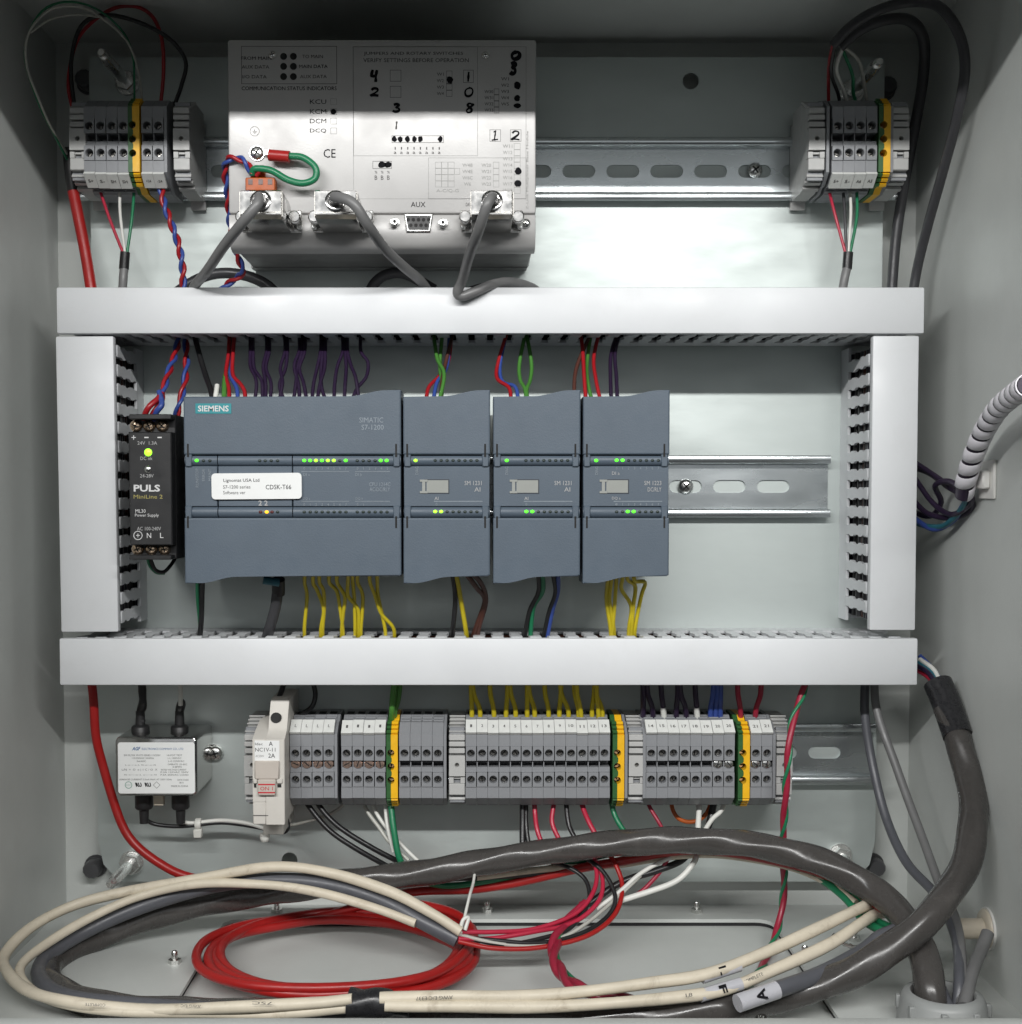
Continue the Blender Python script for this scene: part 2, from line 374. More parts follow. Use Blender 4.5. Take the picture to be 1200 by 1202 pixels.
# ---------------------------------------------------------------- mounting rails
def rail(x0, x1, yc, slots_px, screw_px, label):
    c = P(565, yc, 3).y; u0 = P(x0, yc, 7).x; u1 = P(x1, yc, 7).x
    r = thing('mounting_rail', label, 'rail', (0, c, 0), 'steel mounting rails')
    hs = []
    for s in slots_px:
        uc = P(s, yc, 1.2).x
        if u0 + 10 < uc < u1 - 10: hs.append(slot(uc, c, 18.6, 7.2))
    MB().sheet([(u0, c - 12.5), (u1, c - 12.5), (u1, c + 12.5), (u0, c + 12.5)], hs, 'w', .2, 1.2).build('web', M['railzinc'], r)
    for s in (1, -1):
        pr = [(12.5, .2), (12.5, 1.2), (12.8, 1.6), (12.8, 6.9), (13.4, 7.5), (17.2, 7.5), (17.5, 7.2), (17.5, 6.5), (14.1, 6.5), (13.8, 6.2), (13.8, .9), (13.2, .2)]
        MB().prism([(c + s * a, b) for a, b in pr], 'u', u0, u1).build('flange', M['railzinc'], r, ang=60)
    for s in screw_px: screw(r, P(s, yc, 1.2), 4.3)
    return r
def screw(parent, p, r, m='steel', name='screw'):
    """pan head screw with a cross recess, facing out of the panel"""
    b = MB(); b.lathe(p, (0, 0, 1), [(r, 0), (r, r * .25), (r * .86, r * .5), (r * .55, r * .66), (0, r * .70)], 16)
    o = b.build(name, M[m], parent, ang=60)
    z = p[2] + r * .66; q = MB()
    a = rnd.uniform(.2, 1.2)
    for k in range(2):
        d = Vector((math.cos(a + k * math.pi / 2), math.sin(a + k * math.pi / 2), 0)); e = Vector((-d.y, d.x, 0))
        pts = [Vector(p) + d * s1 * r * .55 + e * s2 * r * .10 for s1, s2 in ((-1, -1), (1, -1), (1, 1), (-1, 1))]
        q.prism([(t.x, t.y) for t in pts], 'w', z - r * .2, z + r * .05)
    q.build('cross_recess', M['void'], o)
    return o
rail(86, 1064, 200, [886 - 51.6 * k for k in range(-3, 17)], [886], 'zinc plated slotted rail across the top of the panel')
rail(150, 975, 571, [805 + 51.4 * k for k in range(-13, 4)], [805], 'zinc plated slotted rail carrying the blue-grey controller modules')
rail(294, 1028, 884, [968 - 51 * k for k in range(-2, 14)], [], 'zinc plated slotted rail carrying the long bottom row of terminals')

# ---------------------------------------------------------------- wiring ducts
def finger_mesh(mirror):
    b = MB(); pr = [(-2.6, 14), (-2.6, 20), (-3.4, 22.5), (-3.4, 27), (-2.4, 29.5), (-2.4, 36), (-3.3, 38.5), (-3.3, 42), (-2.4, 44.5), (-2.4, 49), (-3.2, 50.5), (-3.2, 57.4)]
    pts = pr + [(-x, w) for x, w in reversed(pr)]
    # local: u along the duct, v outward, w up
    b.prism([(x, w) for x, w in pts], 'v', 0, 1.5)
    b.box(-3.2, 3.2, 1.5, 2.6, 50.5, 56.6, bev=.5)
    return b.mesh('finger', M['ductin'])
FING = finger_mesh(False)
def duct(px0, px1, py0, py1, axis, side, label, rot=0):
    u0, u1, v0, v1 = rect(px0, px1, py0, py1, 63)
    d = thing('wiring_duct', label, 'wiring duct', ((u0 + u1) / 2, (v0 + v1) / 2, 0), 'slotted wiring ducts')
    t = 1.5; i = .9
    a0, a1, b0, b1 = u0 + i, u1 - i, v0 + i, v1 - i
    part('base', M['ductin'], d, a0, a1, b0, b1, .1, 2)
    # cover: a shallow cap clipped over the fingers
    cv = MB(); cv.box(u0, u1, v0, v1, 57.8, 63, bev=.9, seg=2); cv.build('cover', M['duct'], d)
    if axis == 'u':
        for s, full in ((1, side != 1), (-1, side != -1)):
            e0, e1 = (b1 - t, b1) if s > 0 else (b0, b0 + t)
            part('side_wall', M['ductin'], d, a0, a1, e0, e1, 2, 57.5 if full else 15)
        n = int((a1 - a0 - 4) / 10)
        for k in range(n):
            o = inst('finger', FING, d, Vector((a0 + (a1 - a0 - (n - 1) * 10) / 2 + k * 10, (b1 - t) if side > 0 else (b0 + t), 0)) - ORG[d.name])
            if side < 0: o.rotation_euler = (0, 0, 0); o.scale = (1, 1, -1)
    else:
        for s, full in ((1, side != 1), (-1, side != -1)):
            e0, e1 = (a1 - t, a1) if s > 0 else (a0, a0 + t)
            part('side_wall', M['ductin'], d, e0, e1, b0, b1, 2, 57.5 if full else 15)
        n = int((b1 - b0 - 2) / 10)
        for k in range(n):
            o = inst('finger', FING, d, Vector(((a1 - t) if side > 0 else (a0 + t), b0 + (b1 - b0 - (n - 1) * 10) / 2 + k * 10, 0)) - ORG[d.name])
            o.rotation_euler = (0, math.radians(90 if side > 0 else -90), 0)
    d.rotation_euler = (0, -rot, 0)
    return d
def duct_fill(d, axis, side, label):
    bx = [c for c in d.children if c.name.startswith('base')][0].data
    us = [v.co.x * 1000 for v in bx.vertices]; vs = [v.co.z * 1000 for v in bx.vertices]; o = ORG[d.name]
    t = thing('wire_bundle', label, 'wires', o + Vector((0, 0, 2)), 'wires lying inside the ducts')
    mats_ = ['w_purple', 'w_black', 'w_brown', 'w_purple', 'w_black', 'w_dgrey']
    a0, a1 = (min(us), max(us)) if axis == 'u' else (min(vs), max(vs)); c0, c1 = (min(vs), max(vs)) if axis == 'u' else (min(us), max(us))
    for k in range(13):
        w = 5 + k * 3.9 + rnd.uniform(-.4, .4); off = 4.6 + rnd.uniform(0, 2.4)
        c = (c1 - off) if side > 0 else (c0 + off); pts = []
        for i in range(9):
            x = a0 + 3 + (a1 - a0 - 6) * i / 8; y = c + rnd.uniform(-.7, .7); z = min(max(w + rnd.uniform(-1.2, 1.2), 4.5), 54)
            pts.append(o + (Vector((x, y, z)) if axis == 'u' else Vector((y, x, z))))
        MB().tube(smoothpath(pts, 4), 2.15, 6).build('wire', M[rnd.choice(mats_)], t, ang=80)
_d1 = duct(66.5, 1086, 337, 391.5, 'u', -1, 'long white wiring duct above the controller, nearest the top')
_d2 = duct(70, 1078, 749.5, 804.5, 'u', 1, 'long white wiring duct below the controller, above the bottom terminals')
_d3 = duct(70.5, 134, 394.5, 742, 'v', 1, 'short upright white wiring duct left of the black power supply', math.radians(.35))
_d4 = duct(1021, 1079.5, 394, 740, 'v', -1, 'short upright white wiring duct at the right of the controller rail')

duct_fill(_d1, 'u', -1, 'dark wires lying inside the long duct above the controller'); duct_fill(_d2, 'u', 1, 'dark wires lying inside the long duct below the controller')
duct_fill(_d3, 'v', 1, 'dark wires lying inside the upright duct at the left'); duct_fill(_d4, 'v', -1, 'dark wires lying inside the upright duct at the right')

# ---------------------------------------------------------------- programmable controller and its modules
led_on = {}
def led_mesh(m, r=1.15):
    b = MB(); b.ball((0, 0, 0), r, r * .78, .8, 10, 6); return b.mesh('led', M[m])
LED = {k: led_mesh(k) for k in ('ledg', 'ledy', 'ledo')}
LED['ledoff'] = led_mesh('ledoff', 1.0); LED['ledred'] = led_mesh('ledred', 1.1)
PW = 82.0
def plc(name, x0, x1, label, cpu=False, group=None):
    u0 = P(x0, 571, PW).x; u1 = P(x1, 571, PW).x; W = u1 - u0
    V = lambda y: P(565, y, PW).y
    t = thing(name, label, 'controller' if cpu else 'module', ((u0 + u1) / 2, V(571), 8), group)
    part('body', M['plcdark'], t, u0 + .5, u1 - .5, V(676), V(466), 9, PW - 6)
    # upper terminal cover: its top edge swells up towards the right
    def swell(a, b, xa, xb, n=10): return [(xa + (xb - xa) * i / n, a + (b - a) * (.5 - .5 * math.cos(math.pi * i / n))) for i in range(n + 1)]
    sx = (.76 if cpu else .46); ex_ = (.93 if cpu else .88)
    up = [(u0, V(533.5)), (u1, V(533.5)), (u1, V(457.5))] + swell(V(458), V(465), u0 + W * ex_, u0 + W * sx) + [(u0, V(465.5))]
    MB().prism(up, 'w', 58, PW, bev=.8, seg=2).build('upper_cover', M['plc'], t, ang=12)
    lo = [(u1, V(608)), (u0, V(608)), (u0, V(685))] + swell(V(684.5), V(677), u0 + W * (.07 if cpu else .12), u0 + W * (.24 if cpu else .54)) + [(u1 - 1.2, V(676.5)), (u1, V(675))]
    MB().prism(lo, 'w', 58, PW, bev=.8, seg=2).build('lower_cover', M['plc'], t, ang=12)
    # middle band, cut into panels by narrow grooves
    cuts = [x0] + ([255, 343] if cpu else []) + [x1]
    for a, b in zip(cuts, cuts[1:]):
        ua = P(a, 571, PW).x + .25; ub = P(b, 571, PW).x - .25
        part('band_panel', M['plc'], t, ua, ub, V(594.5), V(547), 60, PW - 1.6, bev=.3)
        for y in (540.2, 601.2):
            h = 3.1; prof = [(V(y) + h * math.cos(q), PW - 4.4 + 3.4 * math.sin(q)) for q in [math.pi * i / 10 for i in range(11)]]
            MB().prism(prof + [(V(y) - h, 60), (V(y) + h, 60)], 'u', ua, ub).build('light_bar', M['plc'], t, ang=30)
    k = 1
    for xa in (x0 + 3.5, x1 - 7):
        for ya, yb in ((521, 536), (606, 620)):
            pxbox('hinge_slot', M['void'], t, xa, xa + 2.2, ya, yb, PW - 3, PW + .05)
        for y in (540.2, 601.2):
            q = P(xa + 1.5, y, PW)
            part('hinge', M['plc'], t, q.x - 1.7, q.x + 1.7, q.y - 3.3, q.y + 3.3, PW - 8, PW - .4, bev=.5)
    return t
def leds(t, xs, y, kind):
    for x in xs:
        p = P(x, y, PW - 1.3); o = inst('indicator_light', LED[kind], t, p - ORG[t.name])
cpu = plc('programmable_controller', 216, 471, 'wide blue-grey programmable controller with white sticker and teal badge', True)
pxbox('badge', M['teal'], cpu, 229.5, 271.5, 473.5, 485.5, PW - 1, PW + .3)
text(cpu, 'SIEMENS', 250.5, 479.5, PW + .3, 7, M['whiteink'], 36, bold=.02)
text(cpu, 'SIMATIC', 436, 493, PW, 6, M['faintink'], 28)
text(cpu, 'S7-1200', 437.5, 501.5, PW, 6, M['faintink'], 26)
text(cpu, 'CPU 1214C', 446, 568.5, PW - 1.5, 4.6, M['faintink'], 25)
text(cpu, 'AC/DC/RLY', 446, 574.5, PW - 1.5, 4.6, M['faintink'], 24)
for k in range(8):
    text(cpu, str(k), 357.3 + 7 * k, 549.8, PW - 1.5, 3, M['faintink']); text(cpu, str(k), 357.3 + 7 * k, 592.3, PW - 1.5, 3, M['faintink'])
for k in range(6):
    text(cpu, str(k), 420 + 7 * k, 549.8, PW - 1.5, 3, M['faintink'])
for k in range(2): text(cpu, str(k), 420 + 7 * k, 592.3, PW - 1.5, 3, M['faintink'])
for a, b, y in ((354, 410, 553.5), (417, 458, 553.5), (354, 410, 588.5), (417, 458, 588.5)):
    frame_lines(cpu, a, b, y - .4, y + .4, PW - 1.55, M['faintink'], .2, 'printed_line')
for s, x, y in (('DI a', 360, 557), ('DI b', 421, 557), ('DQ a', 360, 585.5), ('DQ b', 422, 585.5)): text(cpu, s, x, y, PW - 1.5, 3.2, M['faintink'])
for k, s in enumerate(('RUN/STOP', 'ERROR', 'MAINT')): text(cpu, s, 231.5 + 7.5 * k, 561 - 3.5 * (k > 0) , PW - 1.5, 3.4, M['faintink'], [22, 14, 14][k], rot=math.pi / 2)
text(cpu, '2 2', 309, 590.5, PW - 1.5, 6, M['lightprint'], 11, bold=.02)
leds(cpu, [231], 540.5, 'ledg'); leds(cpu, [239, 246.5, 305, 311.5, 318.5, 326, 399, 419.5, 426.5, 433.5, 440.5], 540.8, 'ledoff')
leds(cpu, [357.3, 364.2, 378, 406, 447, 454], 540.5, 'ledg'); leds(cpu, [371, 385, 392], 540.5, 'ledy')
leds(cpu, [357.3 + 7 * k for k in range(8)] + [419.5 + 7 * k for k in range(6)] + [326], 601, 'ledoff')
leds(cpu, [306, 319.5], 601, 'ledred'); leds(cpu, [313.3], 601, 'ledo')
st = MB().prism(rrect(*rect(248.5, 354, 555, 585.5, PW + .1), 1.9), 'w', PW - 1.6, PW + .1).build('sticker', M['label'], cpu)
st.rotation_euler = (0, math.radians(-.45), 0); st.location.z += .0000
text(st, 'Lignomat USA Ltd', 283.5, 563.8, PW + .1, 5, M['ink'], 42); text(st, 'S7-1200 series', 278, 571, PW + .1, 4, M['greyink'], 32)
text(st, 'Software ver', 275, 577.6, PW + .1, 4, M['greyink'], 26); text(st, 'CDSK-T66', 327, 571.5, PW + .1, 5.4, M['ink'], 30)
for o in [c for c in st.children]:      # the sticker's print turns with it (local to the sticker's own origin)
    pass
def module(x0, x1, label, l1, l2, up_on, up_off, lo_on, lo_off, first):
    t = plc('signal_module', x0, x1, label, False, 'signal modules on the controller rail')
    a = x0 - 473
    pxbox('window', M['grey_window'], t, 500.5 + a, 526 + a, 563.5, 578.5, PW - 3, PW - 1.4)
    frame_lines(t, 498 + a, 527 + a, 562.5, 579.5, PW - 1.45, M['plcdark'], .5, 'window_frame')
    m = MB(); u0, u1, v0, v1 = rect(492.5 + a, 501.5 + a, 563, 579, PW - 1.3)
    m.box(u0, u1, v1 - 1.1, v1, PW - 2, PW - 1.1); m.box(u0, u1, v0, v0 + 1.1, PW - 2, PW - 1.1); m.box((u0 + u1) / 2 - .8, (u0 + u1) / 2 + .8, v0 + 1.1, v1 - 1.1, PW - 2, PW - 1.15)
    m.build('latch', M['grey_window'], t)
    text(t, l1, 555 + a, 567, PW - 1.5, 5, M['lightprint'], 20); text(t, l2, (560 if len(l2) < 4 else 557) + a, 574.5, PW - 1.5, 5, M['lightprint'], 7 if len(l2) < 4 else 16)
    text(t, 'DIAG', 489 + a, 552.5, PW - 1.5, 3.4, M['faintink'], 9, rot=math.pi / 2)
    text(t, 'AI' if len(l2) < 4 else 'DQ a', 512 + a, 585, PW - 1.5, 3.8, M['lightprint'])
    text(t, '0', 512 + a, 592, PW - 1.5, 3.2, M['faintink'])
    frame_lines(t, 509 + a, 566 + a, 588, 589, PW - 1.55, M['faintink'], .2, 'printed_line')
    leds(t, first[0], 540.5, first[1]); leds(t, up_on, 540.2, 'ledg'); leds(t, up_off, 540.5, 'ledoff')
    leds(t, lo_on, 600.5, 'ledg' if x0 > 500 else 'ledy'); leds(t, lo_off, 600.8, 'ledoff')
    return t
sevens = lambda a, n: [a + 7 * k for k in range(n)]
module(473.5, 575.5, 'blue-grey signal module with two yellow-green lights, directly beside the wide controller', 'SM 1231', 'AI', [], sevens(511, 8), [511, 518], sevens(525, 6), ([488], 'ledy'))
module(579, 681.5, 'blue-grey signal module, middle one of the three narrow modules', 'SM 1231', 'AI', [], sevens(617.5, 8), [618, 625], sevens(632, 6), ([595], 'ledg'))
m3 = module(684.5, 786, 'blue-grey signal module at the right end, with three green lights along its top bar', 'SM 1223', 'DC/RLY', [724, 731], sevens(738, 6), [737, 744], [724, 731] + sevens(751, 4), ([700], 'ledg'))
for k in range(8): text(m3, str(k), 724 + 7 * k, 549.5, PW - 1.5, 3, M['faintink']); text(m3, str(k), 724 + 7 * k, 592, PW - 1.5, 3, M['faintink'])
text(m3, 'DI a', 723, 555.5, PW - 1.5, 3.8, M['lightprint'])

# ---------------------------------------------------------------- black power supply
KW = 84.0
psu = thing('power_supply', 'slim black power supply with a glowing yellow-green light beside the controller', 'power supply', P(176, 571, 8))
u0, u1, v0, v1 = rect(151, 201, 485.5, 657, KW)
MB().prism([(u0, v1 - 12), (u0 + .6, v1 - 12), (u0 + .6, v1), (u1, v1), (u1, v0), (u0 + 1.6, v0), (u0 + 1.2, v0 + 12)], 'w', 8, KW - 9, bev=.4).build('case', M['black'], psu)
a = rect(152, 201, 507, 640, KW)
MB().prism([(a[0], a[3]), (a[0] + .4, a[2]), (a[1], a[2]), (a[1], a[3])], 'w', KW - 9, KW, bev=.5).build('front_panel', M['black'], psu)
for y0, y1 in ((486, 492), (651.5, 657)):
    b = rect(151.5, 201, y0, y1, KW - .5); part('end_ridge', M['black'], psu, b[0], b[1], b[2], b[3], KW - 9, KW - .5, bev=.4)
for y, xs in ((500, (160, 175.5, 191)), (644.5, (162, 178, 193.5))):
    for x in xs: screw(psu, P(x, y, KW - 8.9), 3.1, 'brass', 'terminal_screw')
def round_led(parent, px, py, w, r, m, name='indicator_light'):
    p = P(px, py, w); MB().lathe(p, (0, 0, 1), [(r, -.5), (r, .1), (r * .8, .6), (0, .9)], 14).build(name, M[m], parent, ang=70)
round_led(psu, 174, 531, KW, 2.0, 'ledy'); round_led(psu, 173.5, 551, KW, 2.0, 'steel', 'trim_screw')
for s, x, y, h, wp, m in (('+', 157, 513.5, 5, 5, 'whiteink'), ('-', 172, 513.5, 1.4, 5, 'whiteink'), ('-', 187.5, 513.5, 1.4, 5, 'whiteink'), ('24V  1.3A', 173, 520, 4, 23, 'lightprint'),
                          ('DC ok', 172, 538, 4, 14, 'lightprint'), ('24-28V', 172.5, 558.5, 4, 16, 'lightprint'), ('PULS', 172.5, 573, 8.2, 31, 'whiteink'),
                          ('MiniLine 2', 174, 583, 4.6, 34, 'goldink'), ('ML30', 165, 599.8, 4.2, 12, 'whiteink'), ('Power Supply', 172.5, 605.2, 4.6, 28, 'whiteink'),
                          ('AC 100-240V', 175, 620.5, 4.2, 28, 'lightprint'), ('N', 175, 628.5, 6, 5, 'whiteink'), ('L', 190, 628.5, 6, 4, 'whiteink'), ('+', 162, 628.5, 4.5, 4.5, 'whiteink')):
    text(psu, s, x, y, KW, h, M[m], wp, bold=.03 if s == 'PULS' else 0)
pc = P(162, 628.5, KW); MB().sheet(circ(pc.x, pc.y, 2.3), [circ(pc.x, pc.y, 1.95)], 'w', KW - .1, KW + .07).build('earth_symbol', M['whiteink'], psu)

# ---------------------------------------------------------------- rail terminals
PIT = 6.0
def prof_body():
    # (v, w) outline with notches for the two screw blocks and the bridge channel
    return [(-25, 9), (-25, 28), (-22.6, 32), (-22.6, 37.4), (-17.2, 45.2), (-11, 45.2), (-11, 38), (-3.2, 38), (-3.2, 44), (-.6, 44), (-.6, 34), (3.2, 34), (3.2, 38), (11, 38), (11, 45.2), (17.2, 45.2),
            (22.6, 37.4), (22.6, 32), (25, 28), (25, 9), (16, 9), (16, 6), (-16, 6), (-16, 9)]
def term_meshes():
    b = MB(); b.prism(prof_body(), 'u', .06, PIT - .06)
    for v in (7.1, -7.1): b.well(.25, PIT - .25, v - 3.85, v + 3.85, 38, 45.9, (PIT / 2, v), 2.3, 6.2)
    b.box(.06, .55, -.55, 3.15, 34, 44)
    for v, s in ((1, 1), (-1, -1)):
        for q in range(2): b.box(.5, PIT - .5, s * (22.7 + q * 1.2) - .35, s * (22.7 + q * 1.2) + .35, 30, 33 - q * 1.5)
    H = b.mesh('housing', M['grey'], ang=30)
    b = MB(); b.lathe((0, 0, 0), (0, 0, 1), [(1.9, 0), (1.9, .7), (1.6, 1.0)], 14); S1 = b.mesh('screw', M['darksteel'])
    b = MB(); b.box(-1.8, 1.8, -.28, .28, .95, 1.12); S2 = b.mesh('slot', M['void'])
    b = MB(); b.lathe((0, 0, 0), (0, 0, 1), [(2.5, 0), (2.5, 1.2), (2.2, 1.5), (0, 1.5)], 14); J1 = b.mesh('jumper', M['copper'], ang=30)
    b = MB(); b.lathe((0, 0, 0), (0, 0, 1), [(2.5, 0), (2.5, 1.2), (2.2, 1.5), (0, 1.5)], 14); J2 = b.mesh('jumper', M['steel'], ang=60)
    b = MB(); b.box(.3, PIT - .3, 20.8, 24.6, 28.2, 28.9); b.box(1, PIT - 1, 25.0, 25.15, 17, 25.5); E1 = b.mesh('wire_entry', M['void'])
    return H, S1, S2, J1, J2, E1
TH, TS, TSL, TJ, TJS, TE = term_meshes()
def marker_mesh():
    b = MB(); b.prism([(17.3, 45.6), (18.6, 47.0), (24.2, 39.0), (22.9, 37.9)], 'u', .1, PIT - .1); return b.mesh('marker', M['marker'])
def marker_mesh_low():
    b = MB(); b.prism([(-17.3, 45.6), (-18.6, 47.0), (-24.2, 39.0), (-22.9, 37.9)], 'u', .1, PIT - .1); return b.mesh('marker', M['marker'])
MKU, MKL = marker_mesh(), marker_mesh_low()
EYU = Vector((0, 5.6, -8)).normalized(); EYL = Vector((0, 5.6, 8)).normalized(); _tc = {}
def terminal(u, c, label, mark=None, upper_mark=True, jumper=None, group=None):
    t = thing('terminal_block', label, 'terminal', (u, c, 0), group)
    inst('housing', TH, t, (0, rnd.uniform(-.12, .12), rnd.uniform(-.15, .15)))
    for v in (7.1, -7.1):
        s = inst('screw', TS, t, (PIT / 2 + rnd.uniform(-.1, .1), v, 40.2)); sl = inst('slot', TSL, s); sl.rotation_euler = (0, rnd.uniform(0, 3), 0)
    if jumper: jo = inst('jumper', TJ if jumper == 1 else TJS, t, (PIT / 2, 1.2, 43.2)); js = inst('slot', TSL, jo, (0, 0, .5)); js.rotation_euler = (0, rnd.uniform(0, 3), 0)
    inst('wire_entry', TE, t, (0, 0, 0))
    if mark is not None:
        m = inst('marker', MKU if upper_mark else MKL, t, (rnd.uniform(-.06, .06), rnd.uniform(-.2, .25), rnd.uniform(-.15, .2)))
        key = (mark, upper_mark)
        if key not in _tc: _tc[key] = text_mesh(mark, 2.1 if len(mark) < 3 else 1.7, 1.1 if len(mark) == 1 else 2.6, .01, UX, EYU if upper_mark else EYL, M['greyink'])
        o = inst('lettering', _tc[key], m, (PIT / 2, (21.4 if upper_mark else -21.4), 43.0)); 
        nrm = Vector((0, 8, 5.6)).normalized() if upper_mark else Vector((0, -8, 5.6)).normalized()
        o.location = W3(Vector((PIT / 2, 21.4 * (1 if upper_mark else -1), 43.0)) + nrm * .12)
    return t
def earth_mesh(side):
    # one colour half of an earth terminal: bites for three screw wells on the inner edge
    c = PIT / 2 - .5; pts = []
    x_out = .06 if side < 0 else PIT + .2
    pts.append((x_out, -17.2)); inner = []
    for v in (-7.4, 0, 7.4):
        for i in range(9):
            a = -math.pi / 2 + math.pi * i / 8
            inner.append((c + (1 if side > 0 else -1) * 1.95 * math.cos(a), v + 1.95 * math.sin(a)))
        if v < 7: inner += [(c + .45, v + 2.6), (c + .45, v + 4.6)] 
    full = [(x_out, -17.2), (c, -17.2)] + inner + [(c, 17.2), (x_out, 17.2)]
    b = MB(); b.prism(full, 'w', 39, 45.9 if side < 0 else 46.3)
    body = [(-25, 9), (-25, 28), (-22.6, 32), (-22.6, 37.4), (-17.2, 45.2), (-17.2, 39), (17.2, 39), (17.2, 45.2), (22.6, 37.4), (22.6, 32), (25, 28), (25, 9), (16, 9), (16, 6), (-16, 6), (-16, 9)]
    ua, ub = (x_out, c) if side < 0 else (c + .02, x_out)
    b.prism(body, 'u', ua, ub)
    for s in (1, -1):
        for q in range(3): b.prism([(s * (17.6 + q * 1.9), 45.3 - q * 2.75), (s * (18.4 + q * 1.9), 45.9 - q * 2.75), (s * (19.5 + q * 1.9), 44.3 - q * 2.75), (s * (18.7 + q * 1.9), 43.5 - q * 2.75)], 'u', ua + .1, ub - .1)
    return b.mesh('earth_half', M['green'] if side < 0 else M['yellow'], ang=30)
EG, EYW = earth_mesh(-1), earth_mesh(1)
b_ = MB(); b_.lathe((0, 0, 0), (0, 0, 1), [(1.85, 0), (1.85, .9), (1.5, 1.2)], 12); ESC = b_.mesh('screw', M['brass'])
def earth(u, c, label):
    t = thing('earth_terminal', label, 'terminal', (u, c, 0), 'green and yellow earth terminals')
    inst('green_half', EG, t); inst('yellow_half', EYW, t)
    for v in (-7.4, 0, 7.4): s = inst('screw', ESC, t, (PIT / 2 - .5, v, 38.9)); sl = inst('slot', TSL, s, (0, 0, .2)); sl.rotation_euler = (0, rnd.uniform(0, 3), 0)
    return t
def plate_mesh():
    b = MB(); b.prism(prof_plate, 'u', 0, 1.5); return b.mesh('end_plate', M['grey'])
prof_plate = [(-25, 9), (-25, 28), (-22.6, 32), (-22.6, 37.4), (-17.2, 45.6), (17.2, 45.6), (22.6, 37.4), (22.6, 32), (25, 28), (25, 9), (16, 9), (16, 6), (-16, 6), (-16, 9)]
EPL = plate_mesh()
def end_plate(u, c, label):
    o = bpy.data.objects.new('end_plate', EPL); COL.objects.link(o); o.location = W3((u, c, 0))
    return tag(o, label, 'end plate', 'grey terminal end plates')
def clamp_meshes(W):
    b = MB(); b.prism([(-24, 8), (-24, 26), (-20, 34), (-17, 41), (17, 41), (20, 34), (24, 26), (24, 8), (18, 8), (18, 4), (20, 2), (-28, 2), (-28, 4), (-19, 6), (-19, 8)], 'u', .2, W - .2)
    for i in range(5): b.prism([(17.2 + i * 1.5, 40.5 - i * 3.2), (18.2 + i * 1.5, 42 - i * 3.2), (18.8 + i * 1.5, 40.6 - i * 3.2), (18.0 + i * 1.5, 39.2 - i * 3.2)], 'u', .0, W)
    for i in range(3): b.prism([(-17.2 - i * 2.2, 41 - i * 4.5), (-18.8 - i * 2.2, 42 - i * 4.5), (-19.6 - i * 2.2, 39.4 - i * 4.5), (-18.4 - i * 2.2, 38.2 - i * 4.5)], 'u', .0, W)
    for v0, v1, w in ((13.8, 17, 44.5), (10.6, 13.2, 44.8), (6.8, 9.6, 44.6), (-15.8, -9.6, 44.6)): b.box(0, W, v0, v1, 40, w, bev=.35)
    b.well(0, W, -5.4, 5.8, 40, 45.2, (W / 2, .6), 1.35, 4)
    b.box(0, W * .28, -9.4, -6.2, 40, 44.3); b.box(W * .72, W, -9.4, -6.2, 40, 44.3); b.box(.4, W - .4, -7.2, -6.2, 40, 43)
    return b.mesh('clamp_body', M['lgrey'], ang=30)
CLM = clamp_meshes(8.6)
b_ = MB(); b_.box(.3, 8.3, -20.5, 20.5, 39.0, 41.15); CLV = b_.mesh('clamp_core', M['grey'])
b_ = MB(); b_.lathe((4.3, .6, 41.3), (0, 0, 1), [(1.05, 0), (1.05, .8)], 12); CLS = b_.mesh('screw', M['darksteel'])
def clamp(u, c, label, flip=False):
    t = thing('end_clamp', label, 'end clamp', (u, c, 0), 'light grey rail end clamps')
    inst('body', CLM, t); inst('core', CLV, t); inst('screw', CLS, t)
    if flip: t.scale = (1, 1, 1)
    return t
NW = 'zero one two three four five six seven eight nine ten eleven twelve thirteen fourteen fifteen sixteen seventeen eighteen nineteen twenty'.split()
# bottom row: front faces lie 46 mm over the panel
CB = P(565, 900, 46).y
def ub(px): return P(px, 900, 45.5).x
end_names = ('first', 'second', 'third', 'fourth')
for k in range(4):
    terminal(ub(340.3) + k * PIT, CB, 'grey terminal marked L with a copper jumper, %s from the ivory breaker' % end_names[k], 'L', True, 1, 'grey terminals marked L')
end_plate(ub(340.3) + 4 * PIT + .1, CB, 'grey end plate between the L terminals and the black-dotted terminals')
u = ub(400.5)
for k in range(4):
    terminal(u + k * PIT, CB, 'grey terminal with a black mark on its white tag, %s from the left' % end_names[k], '■', True, 1, 'grey terminals with black marks')
earth(ub(453.6), CB, 'green and yellow earth terminal in the bottom row, nearest the ivory breaker')
for k in range(4):
    terminal(ub(468.4) + k * PIT, CB, 'grey terminal without a white tag, %s to the right of the earth terminal' % end_names[k], None, True, None, 'untagged grey terminals')
end_plate(ub(468.4) + 4 * PIT + .1, CB, 'grey end plate closing the untagged terminals')
clamp(ub(527.2), CB, 'light grey end clamp between the untagged terminals and terminal one')
for k in range(13):
    terminal(ub(546.5) + k * PIT, CB, 'grey terminal whose white tag reads %s' % NW[k + 1], str(k + 1), True, None, 'numbered grey terminals')
earth(ub(719.3), CB, 'green and yellow earth terminal right beside terminal thirteen')
end_plate(ub(733.6), CB, 'grey end plate beside the earth terminal next to terminal thirteen')
clamp(ub(738.5), CB, 'light grey end clamp between terminals thirteen and fourteen')
end_plate(ub(755), CB, 'grey end plate on the left of terminal fourteen')
for k in range(8):
    n = min(14 + k, 20)
    lab = 'grey terminal whose white tag reads %s' % NW[n] if n < 20 else ('grey terminal tagged twenty, the left one of two with that number', 'grey terminal tagged twenty, the one touching the earth terminal')[k - 6]
    terminal(ub(758.2) + k * PIT, CB, lab, str(n), True, 2 if n == 20 else None, 'numbered grey terminals')
earth(ub(866.5), CB, 'green and yellow earth terminal between terminals twenty and twenty-one')
